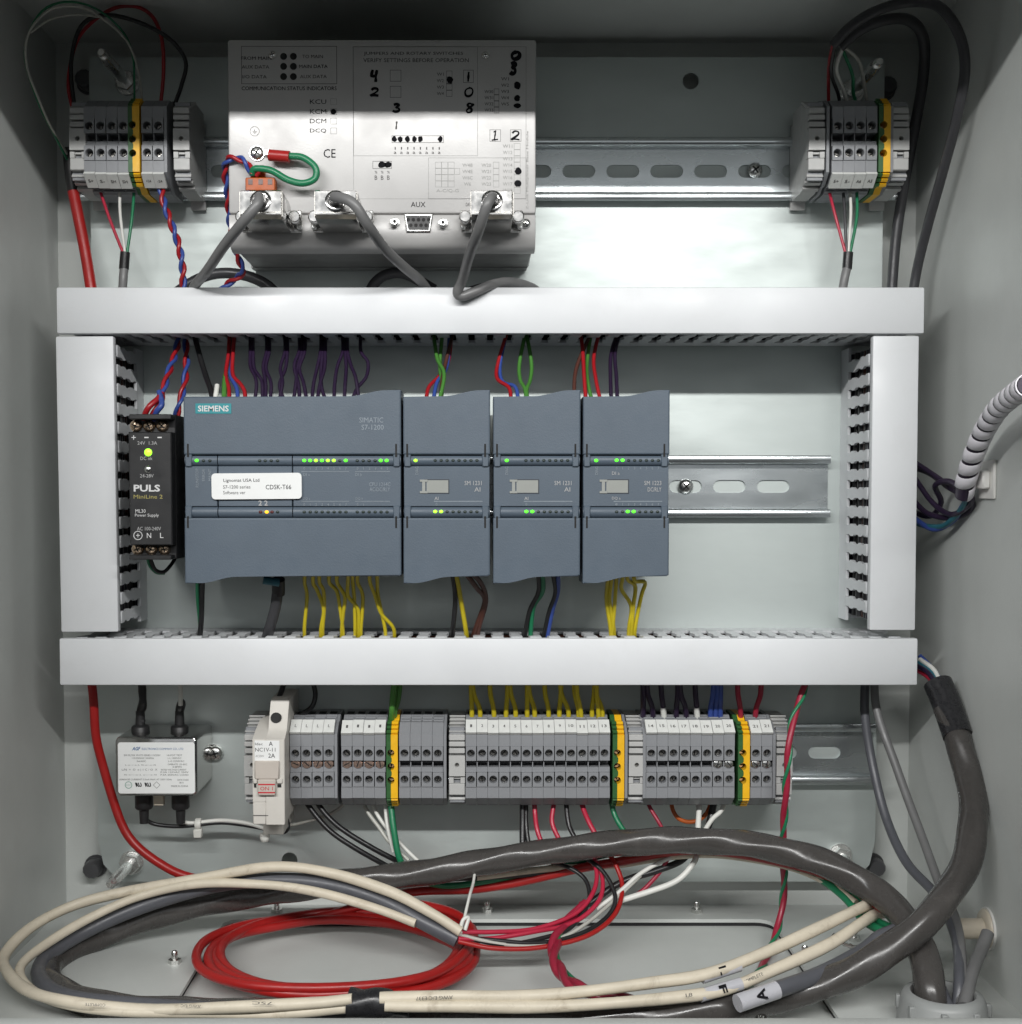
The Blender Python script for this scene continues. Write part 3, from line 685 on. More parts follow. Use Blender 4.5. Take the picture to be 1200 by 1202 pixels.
for k in range(2):
    terminal(ub(881) + k * PIT, CB, ('grey terminal tagged twenty-one, the one touching the earth terminal', 'grey terminal tagged twenty-one, rightmost of the bottom row')[k], '21', True, 2, 'numbered grey terminals')
end_plate(ub(881) + 2 * PIT + .1, CB, 'grey end plate closing the right end of the bottom row')
clamp(ub(912), CB, 'light grey end clamp at the far right of the bottom row')
# top left row
CT = P(565, 163, 46).y
def ut(px): return P(px, 163, 45.5).x
clamp(ut(81), CT, 'light grey end clamp at the left end of the top left terminals')
for k, s in enumerate(('S+', 'S-', 'SH', 'SH')):
    terminal(ut(98) + k * PIT, CT, 'grey top left terminal, %s from the left end' % end_names[k], s, False, None, 'grey terminals at the top left')
earth(ut(150.3), CT, 'green and yellow earth terminal at the top left')
for k, s in enumerate(('+24', '-24')):
    terminal(ut(165.8) + k * PIT, CT, ('grey top left terminal just right of the earth terminal', 'grey top left terminal beside the dark end plate')[k], s, False, None, 'grey terminals at the top left')
end_plate(ut(165.8) + 2 * PIT + .1, CT, 'grey end plate of the top left terminals')
clamp(ut(203), CT, 'light grey end clamp at the right end of the top left terminals')
# top right row
clamp(ut(950), CT, 'light grey end clamp at the left end of the top right terminals')
end_plate(ut(970.5), CT, 'grey end plate at the left of the top right terminals')
for k, s in enumerate(('5+', '5-', 'A6', 'A5')):
    terminal(ut(977) + k * PIT, CT, 'grey top right terminal, %s from the left' % end_names[k], s, False, None, 'grey terminals at the top right')
earth(ut(1031.5), CT, 'green and yellow earth terminal at the top right')
end_plate(ut(1045.5), CT, 'grey end plate beside the top right earth terminal')
clamp(ut(1049), CT, 'light grey end clamp at the right end of the top right terminals')

# ---------------------------------------------------------------- circuit breaker
brk = thing('circuit_breaker', 'ivory circuit breaker with white label and red lines at the left of the bottom row', 'circuit breaker', P(320, 900, 6))
BW = 62.0
u0, u1, v0, v1 = rect(297, 333.5, 868, 968, BW)
vt = P(320, 822, 40).y
MB().prism([(v0, 8), (v0, BW), (v1, BW), (v1 + 2.5, BW - 8), (v1 + 4.5, BW - 9.5), (vt, BW - 17), (vt + 1.5, BW - 22), (vt + 1.5, 8)], 'u', u0 + 7, u1 + .2, bev=.4).build('case', M['beige'], brk)
MB().prism([(v0 + 12, 10), (v0 + 12, BW - .3), (v1, BW - .3), (v1 + 3, BW - 9), (v1 + 6, 40), (v1 + 6, 10)], 'u', u0, u0 + 7, bev=.4).build('case_cheek', M['beige'], brk)
part('lower_block', M['beige'], brk, u0, u0 + 6.9, v0, v0 + 11.8, 10, BW - .2, bev=.4)
e = rect(299, 328, 869.5, 893, BW + .15); MB().box(e[0], e[1], e[2], e[3], BW - .5, BW + .2).build('label', M['label'], brk)
text(brk, 'Idec', 304, 873.3, BW + .2, 3, M['greyink'], 9); text(brk, 'A', 318, 873, BW + .2, 5, M['ink'], 4.5)
text(brk, 'NC1V-11', 311.5, 880, BW + .2, 4.5, M['greyink'], 24); text(brk, 'AC250V', 305, 887.5, BW + .2, 2.6, M['paleink'], 10); text(brk, '2A', 319, 887, BW + .2, 5, M['ink'], 8)
l0 = rect(299, 327.5, 893.5, 915, BW + 1.6); part('lever', M['beige2'], brk, l0[0], l0[1], l0[2], l0[3], BW - 1, BW + 1.6, bev=.5)
l1 = rect(302.5, 323.5, 915.2, 934, BW + 2.4); lv = part('lever_tip', M['beige2'], brk, l1[0], l1[1], l1[2], l1[3], BW - 1, BW + 2.4, bev=.5)
for y in (921, 930.5): q = rect(302.8, 323.2, y - .8, y + .8, BW + 2.4); part('red_line', M['redink'], lv, q[0] + .2, q[1] - .2, q[2], q[3], BW + 2.2, BW + 2.47)
text(lv, 'ON 1', 313, 925.7, BW + 2.4, 4.4, M['redink'], 15)
for xa, xb in ((297, 302), (324.5, 331.5)):
    q = rect(xa, xb, 913.5, 920, BW + .9); part('lever_pivot', M['beige'], brk, q[0], q[1], q[2], q[3], BW - 1, BW + .9, bev=.4)
    q = rect(xa + 1.2, xb - 1.2, 920.5, 924.5, BW + .1); part('pivot_hole', M['void'], brk, q[0], q[1], q[2], q[3], BW - 1, BW + .12)
pc = P(324, 846, 51); MB().cyl((pc.x, pc.y, 44), (0, .22, 1), 2.9, 7.0).build('screw_hole', M['void'], brk)
q = rect(297.2, 315, 957, 957.9, BW); part('latch_groove', M['greyink'], brk, q[0], q[1], q[2], q[3], BW - .5, BW + .05)
q = rect(309, 333, 968, 980, 44); part('rail_foot', M['beige'], brk, q[0], q[1], q[2], q[3] + 4, 6, 44, bev=.5)
q = P(311, 984, 42); MB().lathe((q.x, q.y + 2.5, 42), (0, -1, 0), [(2.6, 0), (2.8, 2), (2.2, 4.2), (0, 4.8)], 12).build('release_tab', M['nylon'], brk, ang=60)
clamp(ub(286.5), CB, 'light grey ridged end clamp on the left of the ivory breaker')

# ---------------------------------------------------------------- mains filter
FWD = 40.0
fil = thing('mains_filter', 'small metal mains filter box with a printed white label', 'mains filter', P(190, 900, 0))
u0, u1, v0, v1 = rect(136.5, 231, 865, 934, FWD)
MB().prism(rrect(u0, u1, v0, v1, 2.2), 'w', .3, FWD, bev=1.4, seg=3).build('case', M['chrome'], fil, ang=50)
e = rect(139, 228.5, 871.5, 931.5, FWD + .1)
flb = MB().prism(rrect(e[0], e[1], e[2], e[3], 1.4), 'w', FWD - .5, FWD + .15).build('label', M['label'], fil)
text(flb, 'AGF', 160, 878.8, FWD + .15, 4.2, M['blueink'], 10, skew=.3, bold=.03); text(flb, 'ELECTRONICS COMPANY CO., LTD', 191, 879.3, FWD + .15, 2.9, M['blueink'], 49)
for s, x, y, h, wp in (('EMI FILTER YF10T3-SERIES 115/250V', 167, 886.6, 2, 43), ('115/250VAC 50/60Hz', 168, 890, 1.9, 26), ('3A/40C', 166, 893.6, 1.9, 11), ('L--o~~~o--L  N--o~~o--N', 165, 898, 1.5, 36), ('L/N  =  O  o | 1 C / O  X', 164, 903.8, 3, 42),
                       ('N--o~~~o--L  o~~~o--N', 165, 909.5, 1.5, 38), ('LEAKAGE CURRENT 0.5mA MAX AT 250V 50Hz', 171, 915, 1.9, 62), ('HI-POT TEST', 205, 886.6, 2, 18), ('L-L 1500VDC', 205, 890, 1.9, 16), ('L-G 2250VAC', 207, 893.5, 1.9, 19),
                       ('OPERATE -25~85C', 208.5, 897.3, 1.9, 23), ('HPFI', 208, 900.4, 1.9, 10), ('RATED VOLTAGE CURRENT', 204, 903.6, 1.9, 30), ('P:3A 125VAC 250V', 205, 906.5, 1.9, 33), ('P:3A 250VAC LOAD', 205, 909.6, 1.9, 33),
                       ('DATE CODE', 215, 915.5, 1.9, 13), ('0814', 213, 918.8, 1.9, 5), ('MADE IN CHINA', 211, 922.8, 2, 20)):
    text(flb, s, x, y, FWD + .15, h, M['greyink'], wp)
for x in (162.5, 173.5): text(flb, 'RU', x, 921.2, FWD + .15, 5, M['ink'], 8, skew=-.3, bold=.05)
pc = P(151, 921.5, FWD); MB().sheet(circ(pc.x, pc.y, 2.0), [circ(pc.x, pc.y, 1.6)], 'w', FWD + .1, FWD + .2).build('approval_mark', M['greenink'], flb)
text(flb, 'CCC', 151, 921.5, FWD + .15, 2.4, M['greenink'], 6)
pc = P(184, 921.5, FWD); MB().sheet([(pc.x, pc.y - 2), (pc.x + 2, pc.y), (pc.x, pc.y + 2), (pc.x - 2, pc.y)], [[(pc.x, pc.y - 1.6), (pc.x + 1.6, pc.y), (pc.x, pc.y + 1.6), (pc.x - 1.6, pc.y)]], 'w', FWD + .1, FWD + .2).build('approval_mark', M['paleink'], flb)
def boot(px, yb, w, up, mat_='black', r=5.0):
    p = P(px, yb, w); s = 1 if up else -1
    MB().lathe((p.x, p.y, w), (0, s, 0), [(r, -3), (r, 5), (r - .8, 6), (r * .55, 6.4), (r * .5, 12), (r * .5, 14)], 16).build('insulating_boot', M[mat_], fil, ang=50)
boot(165, 864, 22, True); boot(211, 864, 22, True)
boot(169, 937, 24, False); boot(212, 937, 24, False)
q = rect(180, 192, 934, 944, 28); part('earth_tab', M['yellowed'], fil, q[0], q[1], q[2] - 1, q[3] + 2, 24, 28, bev=.5)
q = rect(236, 262, 874, 893, 2); MB().prism(slot((q[0] + q[1]) / 2 - 2, (q[2] + q[3]) / 2, 16, 9), 'w', .1, 1.4).build('mounting_ear', M['chrome'], fil)
screw(fil, P(253, 884, 1.4), 4.4)

# ---------------------------------------------------------------- communication module at the top
BXW = 70.0
box = thing('communication_module', 'pale metal communication module with handwritten numbers, half in shadow', 'communication module', P(449, 200, 8))
u0, u1, v0, v1 = rect(268.5, 629.5, 46, 251, BXW)
part('front_plate', M['boxpaint'], box, u0, u1, v0 + .3, v1, BXW - 14, BXW, bev=1.2, seg=2)
ls = rect(268.5, 629.5, 252, 292, BXW)
vb = ls[2]
MB().prism([(v0 - .2, BXW - 14), (v0 - .2, BXW - 1.2), (v0 - .8, BXW - .6), (vb + 7, BXW - 1.2), (vb + 3, BXW - 2.4), (vb + .8, BXW - 5), (vb, BXW - 9), (vb, BXW - 14)], 'u', u0 + .1, u1 - .1, bev=.4).build('connector_strip', M['boxpaint'], box, ang=50)
part('base', M['boxside'], box, u0 + 1.5, u1 - 1.5, vb + 1, v1 - 1.5, 7.6, BXW - 14.2, bev=.8)
q = rect(275, 627, 240, 318, 12); part('base_flange', M['boxside'], box, u0 + 1.0, u1 - 2.5, vb + .6, vb + 3, 2, 12)
frame_lines(box, 283.5, 395.5, 54, 98.5, BXW, M['greyink'], .22); frame_lines(box, 415, 618, 54.5, 233.5, BXW, M['paleink'], .2); frame_lines(box, 415, 561, 54.5, 183, BXW, M['paleink'], .2)
frame_lines(box, 503, 618, 185, 233.5, BXW, M['paleink'], .18)
for s, x, y, wp, m in (('FROM MAIN', 301, 68.2, 35, 'ink'), ('TO MAIN', 367, 66.2, 24, 'greyink'), ('AUX DATA', 300, 78.5, 32, 'greyink'), ('MAIN DATA', 368, 77.8, 33, 'ink'), ('I/O DATA', 299, 90, 28, 'greyink'), ('AUX DATA', 368, 89.8, 31, 'greyink')):
    text(box, s, x, y, BXW, 3.8, M[m], wp)
text(box, 'COMMUNICATION STATUS INDICATORS', 339.5, 103.6, BXW, 4.4, M['ink'], 110)
for y in (66, 77.8, 89.8):
    for x in (333, 344.5):
        p = P(x, y, BXW); o = MB().cyl((p.x, p.y, BXW - .4), (0, 0, 1), 1.75, .5, 16).build('status_hole', M['void'], box)
for s, y in (('KCU', 119.3), ('KCM', 130.8), ('DCM', 142), ('DCQ', 153.5)):
    text(box, s, 373.5, y, BXW, 5.2, M['ink'], 19); frame_lines(box, 388, 395.5, y - 3.7, y + 3.7, BXW, M['paleink'], .2)
p = P(391.5, 131, BXW); MB().lathe(p, (0, 0, 1), [(1.5, 0), (1.5, .08)], 9).build('ink_dot', M['ink'], box)
text(box, 'CE', 387, 180, BXW, 10, M['ink'], 14)
text(box, 'JUMPERS AND ROTARY SWITCHES', 485.5, 63, BXW, 4.4, M['greyink'], 115); text(box, 'VERIFY SETTINGS BEFORE OPERATION', 488.5, 70.6, BXW, 4.4, M['greyink'], 122)
# numbers inked by hand
STROKES = {'0': [[(.5, 1), (.12, .8), (.02, .45), (.2, .08), (.55, 0), (.9, .2), (1, .6), (.82, .92), (.45, 1.02)]], '1': [[(.55, 1), (.5, .5), (.46, 0)]], 'I': [[(.5, 1), (.45, .1)], [(.1, .02), (.9, .1)], [(.25, .85), (.55, 1)]],
           '2': [[(.08, .78), (.35, 1), (.75, .92), (.8, .65), (.45, .32), (.05, .04), (.4, .1), (1, .02)]], '3': [[(.1, .92), (.55, 1), (.8, .82), (.4, .55), (.82, .42), (.85, .12), (.45, -.02), (.05, .12)]],
           '4': [[(.25, 1), (.12, .6), (.1, .48), (.8, .5)], [(.78, .98), (.72, .5), (.74, 0)]], '8': [[(.85, .9), (.4, 1), (.2, .78), (.75, .35), (.7, .05), (.3, -.02), (.15, .25), (.6, .6), (.98, .95)]]}
def ink(ch, x, y, h, wp, m='ink', rpx=1.0):
    p = P(x, y, BXW); k = scl(BXW); b = MB()
    for st in STROKES[ch]:
        pth = smoothpath([Vector((p.x + (a - .5) * wp / k + (c2 - .5) * .12 * wp / k, p.y + (c2 - .5) * h / k, 0)) for a, c2 in st], 4)
        b.tube(pth, lambda f: rpx / k * (1 + .25 * math.sin(f * 9 + x)), 6)
    for v in b.bm.verts: v.co.z = BXW + .1 + v.co.z * .12
    b.build('handwritten_number', M[m], box)
for ch, x, y, h, wp, m, rp in (('4', 439.5, 89, 14, 9, 'ink', 1.7), ('2', 440, 108, 8.5, 10, 'ink', 1.5), ('3', 465.5, 126.5, 8.5, 9, 'ink', 1.5), ('1', 465.5, 147, 9, 4, 'greyink', 1.0), ('1', 550, 90, 11, 4, 'ink', 1.4), ('0', 550.5, 108, 9.5, 9, 'ink', 1.3), ('8', 551.5, 126.5, 10, 9, 'ink', 1.4),
                               ('0', 605.5, 65, 8, 9, 'ink', 2.4), ('3', 602.5, 80, 12, 7, 'ink', 2.4), ('I', 581.5, 159, 11, 9, 'ink', .9), ('2', 605.5, 159, 10, 10, 'ink', 1.2)): ink(ch, x, y, h, wp, m, rp)
def blot(x, y, rx, ry):
    p = P(x, y, BXW); n = 12
    MB().prism([(p.x + rx * math.cos(k * math.tau / n) * rnd.uniform(.8, 1.15), p.y + ry * math.sin(k * math.tau / n) * rnd.uniform(.8, 1.15)) for k in range(n)], 'w', BXW - .05, BXW + .16).build('ink_dot', M['ink'], box)
for x, y, rx, ry in ((528, 93.5, 1.7, 2), (607.5, 100.5, 1.7, 2.1), (607.5, 115.5, 1.5, 1.7), (607.5, 124, 1.9, 1.4), (608.5, 201, 1.8, 1.8), (608, 215.5, 1.8, 1.8), (448.5, 193.3, 2.0, 1.6), (456, 193.3, 1.9, 1.6)): blot(x, y, rx, ry)
for x in (463, 470, 478.5, 486.5, 493.5, 517): blot(x, 163.3, 1.3, 1.5)
frame_lines(box, 460, 521, 159, 167.5, BXW, M['greyink'], .2); frame_lines(box, 437.5, 460, 189, 198, BXW, M['greyink'], .2)
for k in range(8):
    text(box, '1', 464 + 7.4 * k, 174, BXW, 3, M['greyink'], 1.2); text(box, 'a', 464 + 7.4 * k, 179.3, BXW, 2.6, M['greyink'], 3)
for k in range(3):
    text(box, '%', 441.5 + 7.3 * k, 202, BXW, 3, M['greyink'], 3); text(box, 'B', 441.5 + 7.3 * k, 208.5, BXW, 5, M['greyink'], 3)
for r in range(4):
    for c_ in range(3): frame_lines(box, 511 + 7.5 * c_, 518.5 + 7.5 * c_, 190 + 7.4 * r, 197.4 + 7.4 * r, BXW, M['paleink'], .16)
frame_lines(box, 533.5, 540, 197.4, 204.8, BXW, M['paleink'], .16)
text(box, 'A-C/Q-G', 525.5, 224, BXW, 4.2, M['paleink'], 26)
for k, s in enumerate(('W4B', 'W4E', 'W6C', 'W6')):
    text(box, s, 549, 193.8 + 7.4 * k, BXW, 3.8, M['paleink'], 12 if k < 3 else 8)
    text(box, 'W' + str(20 + k), 571, 193.8 + 7.4 * k, BXW, 3.8, M['paleink'], 11); frame_lines(box, 579, 586, 190 + 7.4 * k, 197.4 + 7.4 * k, BXW, M['paleink'], .16)
    text(box, 'W' + str(30 + k), 574, 107.5 + 7.2 * k, BXW, 3.6, M['greyink'], 10); frame_lines(box, 580, 586, 104 + 7.2 * k, 111 + 7.2 * k, BXW, M['greyink'], .16)
for k in range(5):
    text(box, 'W' + str(1 + k), 593, 92.5 + 7.4 * k, BXW, 3.6, M['greyink'], 9)
for k in range(8):
    text(box, 'W' + str(11 + k), 596, 171.5 + 7.4 * k, BXW, 3.8, M['paleink'], 11); frame_lines(box, 603.5, 611, 168 + 7.4 * k, 175.4 + 7.4 * k, BXW, M['paleink'], .16)
for k in range(4):
    text(box, 'W' + str(1 + k), 517, 87 + 7.6 * k, BXW, 3.6, M['greyink'], 8); frame_lines(box, 524, 531, 83 + 7.6 * k, 90.5 + 7.6 * k, BXW, M['greyink'], .16)
for x0, x1, y0, y1 in ((458, 471, 82, 95.5), (458, 471, 101, 114.5), (544, 556, 82, 97), (575, 588, 152, 166), (599, 612, 152, 166)): frame_lines(box, x0, x1, y0, y1, BXW, M['greyink'], .18)
text(box, 'Z-Link Multiplexer Base Module', 619.5, 200, BXW, 3.2, M['paleink'], 90, rot=math.pi / 2)
text(box, 'AUX', 491, 240, BXW, 6, M['ink'], 17)
text(box, 'DATA', 551, 240, BXW, 4, M['greyink'], 8)
for x, y in ((320, 64.5), (570, 65)): screw(box, P(x, y, BXW), 2.0)
pc = P(299, 154, BXW); MB().sheet(circ(pc.x, pc.y, 2.5), [circ(pc.x, pc.y, 2.2)], 'w', BXW - .1, BXW + .08).build('earth_symbol', M['paleink'], box); text(box, '⏚', 299, 154, BXW, 5, M['paleink'], 5)
SW = BXW - .9
# free nine-pin socket between the plugs
p = P(491.5, 262, SW); s1 = 1 / scl(SW)
def dshape(cx, cy, w, h, k=.8): return [(cx - w / 2, cy + h / 2), (cx - w / 2 + k, cy - h / 2), (cx + w / 2 - k, cy - h / 2), (cx + w / 2, cy + h / 2)]
sk = MB().prism(dshape(p.x, p.y, 34 * s1, 21 * s1, 1.4), 'w', SW - .6, SW + 1.2, bev=.5).build('socket_shell', M['steel'], box)
MB().prism(dshape(p.x, p.y, 29.5 * s1, 16.5 * s1, 1.3), 'w', SW + 1, SW + 1.35).build('socket_insert', M['black'], sk)
for r, n in ((0, 5), (1, 4)):
    for k in range(n):
        x = 479.5 + 6 * k + 3 * r; y = 258.5 + 6.5 * r; pp = P(x, y, SW); MB().cyl((pp.x, pp.y, SW + 1.1), (0, 0, 1), .95, .32, 10).build('pin_hole', M['void'], sk)
def jackpost(px, py):
    q = P(px, py, SW); o = MB().lathe((q.x, q.y, SW - .4), (0, 0, 1), [(2.5, 0), (2.5, 3.0), (1.7, 3.2), (1.7, 5)], 6).build('jack_post', M['steel'], box)
    MB().cyl((q.x, q.y, SW + 4.5), (0, 0, 1), .9, .15, 10).build('thread_hole', M['void'], o)
jackpost(464, 262); jackpost(520.5, 263)
screw(box, P(617, 262.5, SW), 2.6); screw(box, P(373, 263, SW), 2.2); screw(box, P(302, 180, BXW), 3.6)
# plugs with their grey cables
def plug(px, label, path, side_tab=1):
    c0 = P(px, 262, SW)
    t = thing('connector_plug', label, 'plug', (c0.x, c0.y, SW), 'plugs on the communication module')
    cx, cy = c0.x, c0.y; top = cy + 8.3; bot = cy - 5.6
    MB().prism(dshape(cx, cy, 17.5, 9.0, 1.4), 'w', SW + .1, SW + 8).build('shell', M['steel'], t)
    part('flange', M['chrome'], t, cx - 15.4, cx + 15.4, cy - 5.4, cy + 5.6, SW + 2.2, SW + 4.4, bev=.4)
    MB().prism([(bot, SW + 4.4), (top - 3, SW + 4.4), (top, SW + 12), (top, SW + 36), (top - 1, SW + 38), (bot + 2, SW + 38), (bot, SW + 36)], 'u', cx - 10, cx + 10, bev=.7, seg=2).build('hood', M['chrome'], t, ang=40)
    part('hood_seam', M['darksteel'], t, cx - 10.15, cx + 10.15, cy - .2, cy + .35, SW + 5, SW + 37.8)
    q = MB(); q.lathe((cx, cy + 2.6, SW + 37.5), (0, .15, 1), [(5.0, 0), (5.2, 1.2), (4.2, 1.7), (3.4, 1.4)], 18); q.build('cable_collar', M['chrome'], t, ang=50)
    MB().cyl((cx, cy + 2.4, SW + 37.8), (0, .1, 1), 4.7, .9, 18).build('cable_opening', M['void'], t)
    for s in (-1, 1): part('hood_edge', M['darksteel'], t, min(cx + s * 10.05, cx + s * 10.35), max(cx + s * 10.05, cx + s * 10.35), bot + 1, top - 1, SW + 30, SW + 37.6)
    part('hood_front_seam', M['darksteel'], t, cx - 9.2, cx + 9.2, bot + 2.6, bot + 3.2, SW + 37.6, SW + 38.1)
    MB().prism([(-1.2, 0), (1.2, 0), (3.8, 13), (.8, 11)], 'w', 0, .5).build('clamp_tab', M['steel'], t)
    tb = t.children[-1]; tb.location = W3(Vector((cx + side_tab * 6, top - 1, SW + 34)) - ORG[t.name] ); ORG[tb.name] = Vector((0, 0, 0))
    tb.location = W3((side_tab * 6, top - 1 - cy, 34)); 
    for vv in tb.data.vertices: vv.co += Vector(W3(ORG[t.name]))
    for s in (-1, 1):
        x = cx + s * 13.2
        sc_ = MB().lathe((x, cy - .3, SW + 4.4), (0, 0, 1), [(2.7, 0), (2.7, 3), (2.0, 3.4), (2.0, 8), (3.1, 8.4), (3.1, 13), (2.5, 13.6)], 14).build('thumb_screw', M['chrome'], t, ang=45)
        part('side_lug', M['steel'], t, min(x, x + s * 2.6), max(x, x + s * 2.6), cy - 4.6, cy + 4.6, SW + 4.4, SW + 9.5, bev=.5)
    pts = [(cx, cy + 2.6, SW + 36), (cx + .2, cy + 3.2, SW + 44)] + [P(*a) for a in path]
    MB().tube(smoothpath(pts, 8), 2.55, 14).build('cable', M['w_grey'], t, ang=80)
    return t
plug(321, 'metal connector plug at the left end, beside the orange connector, grey cable running down left', [(302, 240, 119), (284, 262, 116), (262, 290, 100), (243, 318, 80), (229, 335, 60), (222, 352, 45)], -1)
plug(404, 'metal connector plug in the middle of the module, grey cable running down right', [(414, 238, 120), (432, 264, 116), (452, 292, 98), (474, 313, 80), (494, 330, 62), (508, 350, 42)], 1)
plug(577, 'metal connector plug at the right end of the module, grey cable running down left', [(572, 240, 120), (562, 270, 112), (551, 300, 92), (543, 328, 74), (537, 343, 69), (543, 347.5, 67.5), (558, 342, 67), (578, 334, 63), (600, 331, 50), (625, 338, 36), (640, 352, 30)], 1)
# orange connector with its leads
oc = thing('pluggable_connector', 'small orange pluggable connector above the left metal plug', 'connector', P(306, 214, SW))
q = rect(288, 323, 208, 219, SW + 8); part('body', M['w_orange'], oc, q[0], q[1], q[2] - 2, q[3], BXW + .05, SW + 8, bev=.5)
for x in (294, 306, 317):
    q = rect(x - 4, x + 4, 210, 216.5, SW + 8.2); part('wire_clamp', M['w_brown'], oc, q[0] + .6, q[1] - .6, q[2], q[3], SW + 7, SW + 8.25)
q = rect(294, 311, 198, 208.5, SW + 4); part('latch', M['w_orange'], oc, q[0], q[1], q[2], q[3], BXW + .05, SW + 4, bev=.4)

# ---------------------------------------------------------------- wires and cables
def wire(label, pts, r, m, name='wire', cat='wire', group=None, n=8, k=6, lump=None, raw=False, wob=.5):
    path = wobble(smoothpath([p if raw else P(*p) for p in pts], k), wob, 40)
    o = MB().tube(path, r, n, lump).build(name, M[m], None, ang=80, org=path[0])
    return tag(o, label, cat, group)
def subtube(parent, name, m, pts, r, n=10, k=5, wob=0, lump=None):
    return MB().tube(wobble(smoothpath(pts, k), wob), r, n, lump).build(name, M[m], parent, ang=60)
def pair(label, pts, r, ma, mb, pitch=20, group=None, phase=0, sep=1.0, r2=None):
    pts = [P(*p) for p in pts]; path = smoothpath(pts, 10)
    t = thing('twisted_pair', label, 'wires', path[0], group)
    fr = frames(path)
    for s, m in ((0, ma), (math.pi, mb)):
        L = 0; out = []
        for i, (p, (tt, N, B)) in enumerate(zip(path, fr)):
            if i: L += (p - path[i - 1]).length
            a = phase + s + L / pitch * math.tau
            out.append(p + (N * math.cos(a) + B * math.sin(a)) * (r * sep if not (r2 and s == 0) else r * .25))
        MB().tube(out, r2 if (r2 and s) else r, 8).build('wire', M[m], t, ang=80)
    return t
ordn = ('first', 'second', 'third', 'fourth', 'fifth', 'sixth', 'seventh', 'eighth', 'ninth', 'tenth', 'eleventh', 'twelfth', 'thirteenth', 'fourteenth', 'fifteenth', 'sixteenth')
# --- above the controller: out of the top duct, into its upper terminals
G = 'wires between the top duct and the controller'
wire('black wire dropping into the top left of the wide controller', [(226, 385, 35), (233, 412, 40), (241, 438, 48), (247, 456, 58), (250, 470, 64)], 1.5, 'w_black', group=G)
tp = thing('crimp_sleeve', 'short white crimp sleeve at the top left of the wide controller', 'crimp sleeve', P(254, 462, 62)); subtube(tp, 'sleeve', 'w_white', [P(255, 452, 60), P(252, 474, 66)], 1.3)
wire('bright green wire between black and red ones above the controller', [(274, 385, 30), (269, 420, 40), (264, 448, 55), (263, 472, 66)], 1.4, 'w_lime', group=G)
wire('red wire above the controller, left one of two', [(270, 385, 34), (268, 415, 42), (265, 440, 52), (269, 456, 60), (269, 474, 66)], 1.1, 'w_red', group=G)
wire('blue wire between two red ones above the controller', [(276, 385, 32), (272, 418, 40), (270, 440, 50), (278, 457, 60), (279, 474, 66)], 1.1, 'w_blue', group=G)
wire('red wire above the controller, right one of two', [(276, 385, 36), (273, 415, 44), (273, 440, 52), (282, 451, 58), (287, 460, 62), (288, 474, 66)], 1.1, 'w_red', group=G)
pur = [((294, 412), (294, 430), (301, 448), (299, 474)), ((297, 412), (298, 432), (307, 448), (308, 474)), ((316, 412), (312, 432), (318, 450), (317, 474)), ((334, 412), (329, 432), (332, 450), (327, 474)),
       ((337, 412), (335, 432), (328, 452), (335, 474)), ((355, 412), (350, 432), (348, 450), (344, 474)), ((358, 412), (352, 432), (357, 450), (361, 474)), ((382, 412), (381, 432), (375, 452), (372, 474)), ((379, 412), (377, 436), (378, 455), (384, 474)),
       ((406, 412), (407, 432), (406, 450), (404, 474)), ((408, 412), (412, 428), (418, 444), (422, 474)), ((424, 412), (432, 425), (430, 442), (419, 456), (412, 474))]
pur += [((313, 412), (309, 430), (312, 450), (312, 474)), ((351, 412), (345, 430), (350, 452), (352, 474)), ((377, 412), (372, 434), (368, 452), (366, 474)), ((402, 412), (396, 430), (393, 450), (392, 474))]
pur.sort(key=lambda q: q[-1][0])
for k, pts in enumerate(pur):
    pl = [(pts[0][0], 388, 32)] + [(x, y, 38 + 26 * (i + 1) / len(pts)) for i, (x, y) in enumerate(pts)]
    wire('dark purple wire above the wide controller, %s purple one from the left' % ordn[k], pl, 1.0, 'w_purple', group=G)
for x, lab, items in ((0, 'nearest the wide controller', ((('w_red', 'red'), [(531, 385), (526, 425), (515, 442), (503, 455), (500, 474)]), (('w_blue', 'blue'), [(528, 385), (525, 430), (513, 450), (508, 474)]), (('w_lime', 'left green'), [(508, 385), (513, 420), (522, 440), (515, 474)]), (('w_lime', 'right green'), [(520, 385), (517, 425), (519, 450), (518, 474)]), (('w_brown', 'dark brown'), [(533, 385), (523, 425), (519, 445), (517, 474)]))),
                      (1, 'in the middle', ((('w_red', 'red'), [(597, 385), (585, 425), (584, 444), (598, 455), (600, 474)]), (('w_blue', 'blue'), [(596, 385), (587, 428), (590, 448), (605, 454), (609, 474)]), (('w_lime', 'left green'), [(618, 385), (610, 425), (611, 445), (617, 457), (618, 474)]), (('w_lime', 'right green'), [(617, 385), (624, 425), (623, 445), (619, 457), (620, 474)]))),
                      (2, 'at the right end', ((('w_brown', 'dark brown'), [(697, 385), (683, 415), (675, 440), (674, 474)]), (('w_red', 'left red'), [(681, 385), (684, 412), (686, 440), (688, 474)]), (('w_lime', 'green'), [(695, 385), (689, 425), (690, 448), (696, 474)]), (('w_red', 'right red'), [(705, 385), (697, 420), (699, 444), (706, 474)]), (('w_purple', 'left purple'), [(727, 385), (718, 415), (717, 444), (718, 474)]), (('w_purple', 'right purple'), [(729, 385), (722, 415), (724, 444), (725, 474)])))):
    for (m, cn), pts in items:
        pl = [(a, b, 34 + 30 * i / (len(pts) - 1)) for i, (a, b) in enumerate(pts)]
        wire('%s wire into the top of the narrow module %s' % (cn, lab), pl, 1.05, m, group='wires between the top duct and the narrow modules')
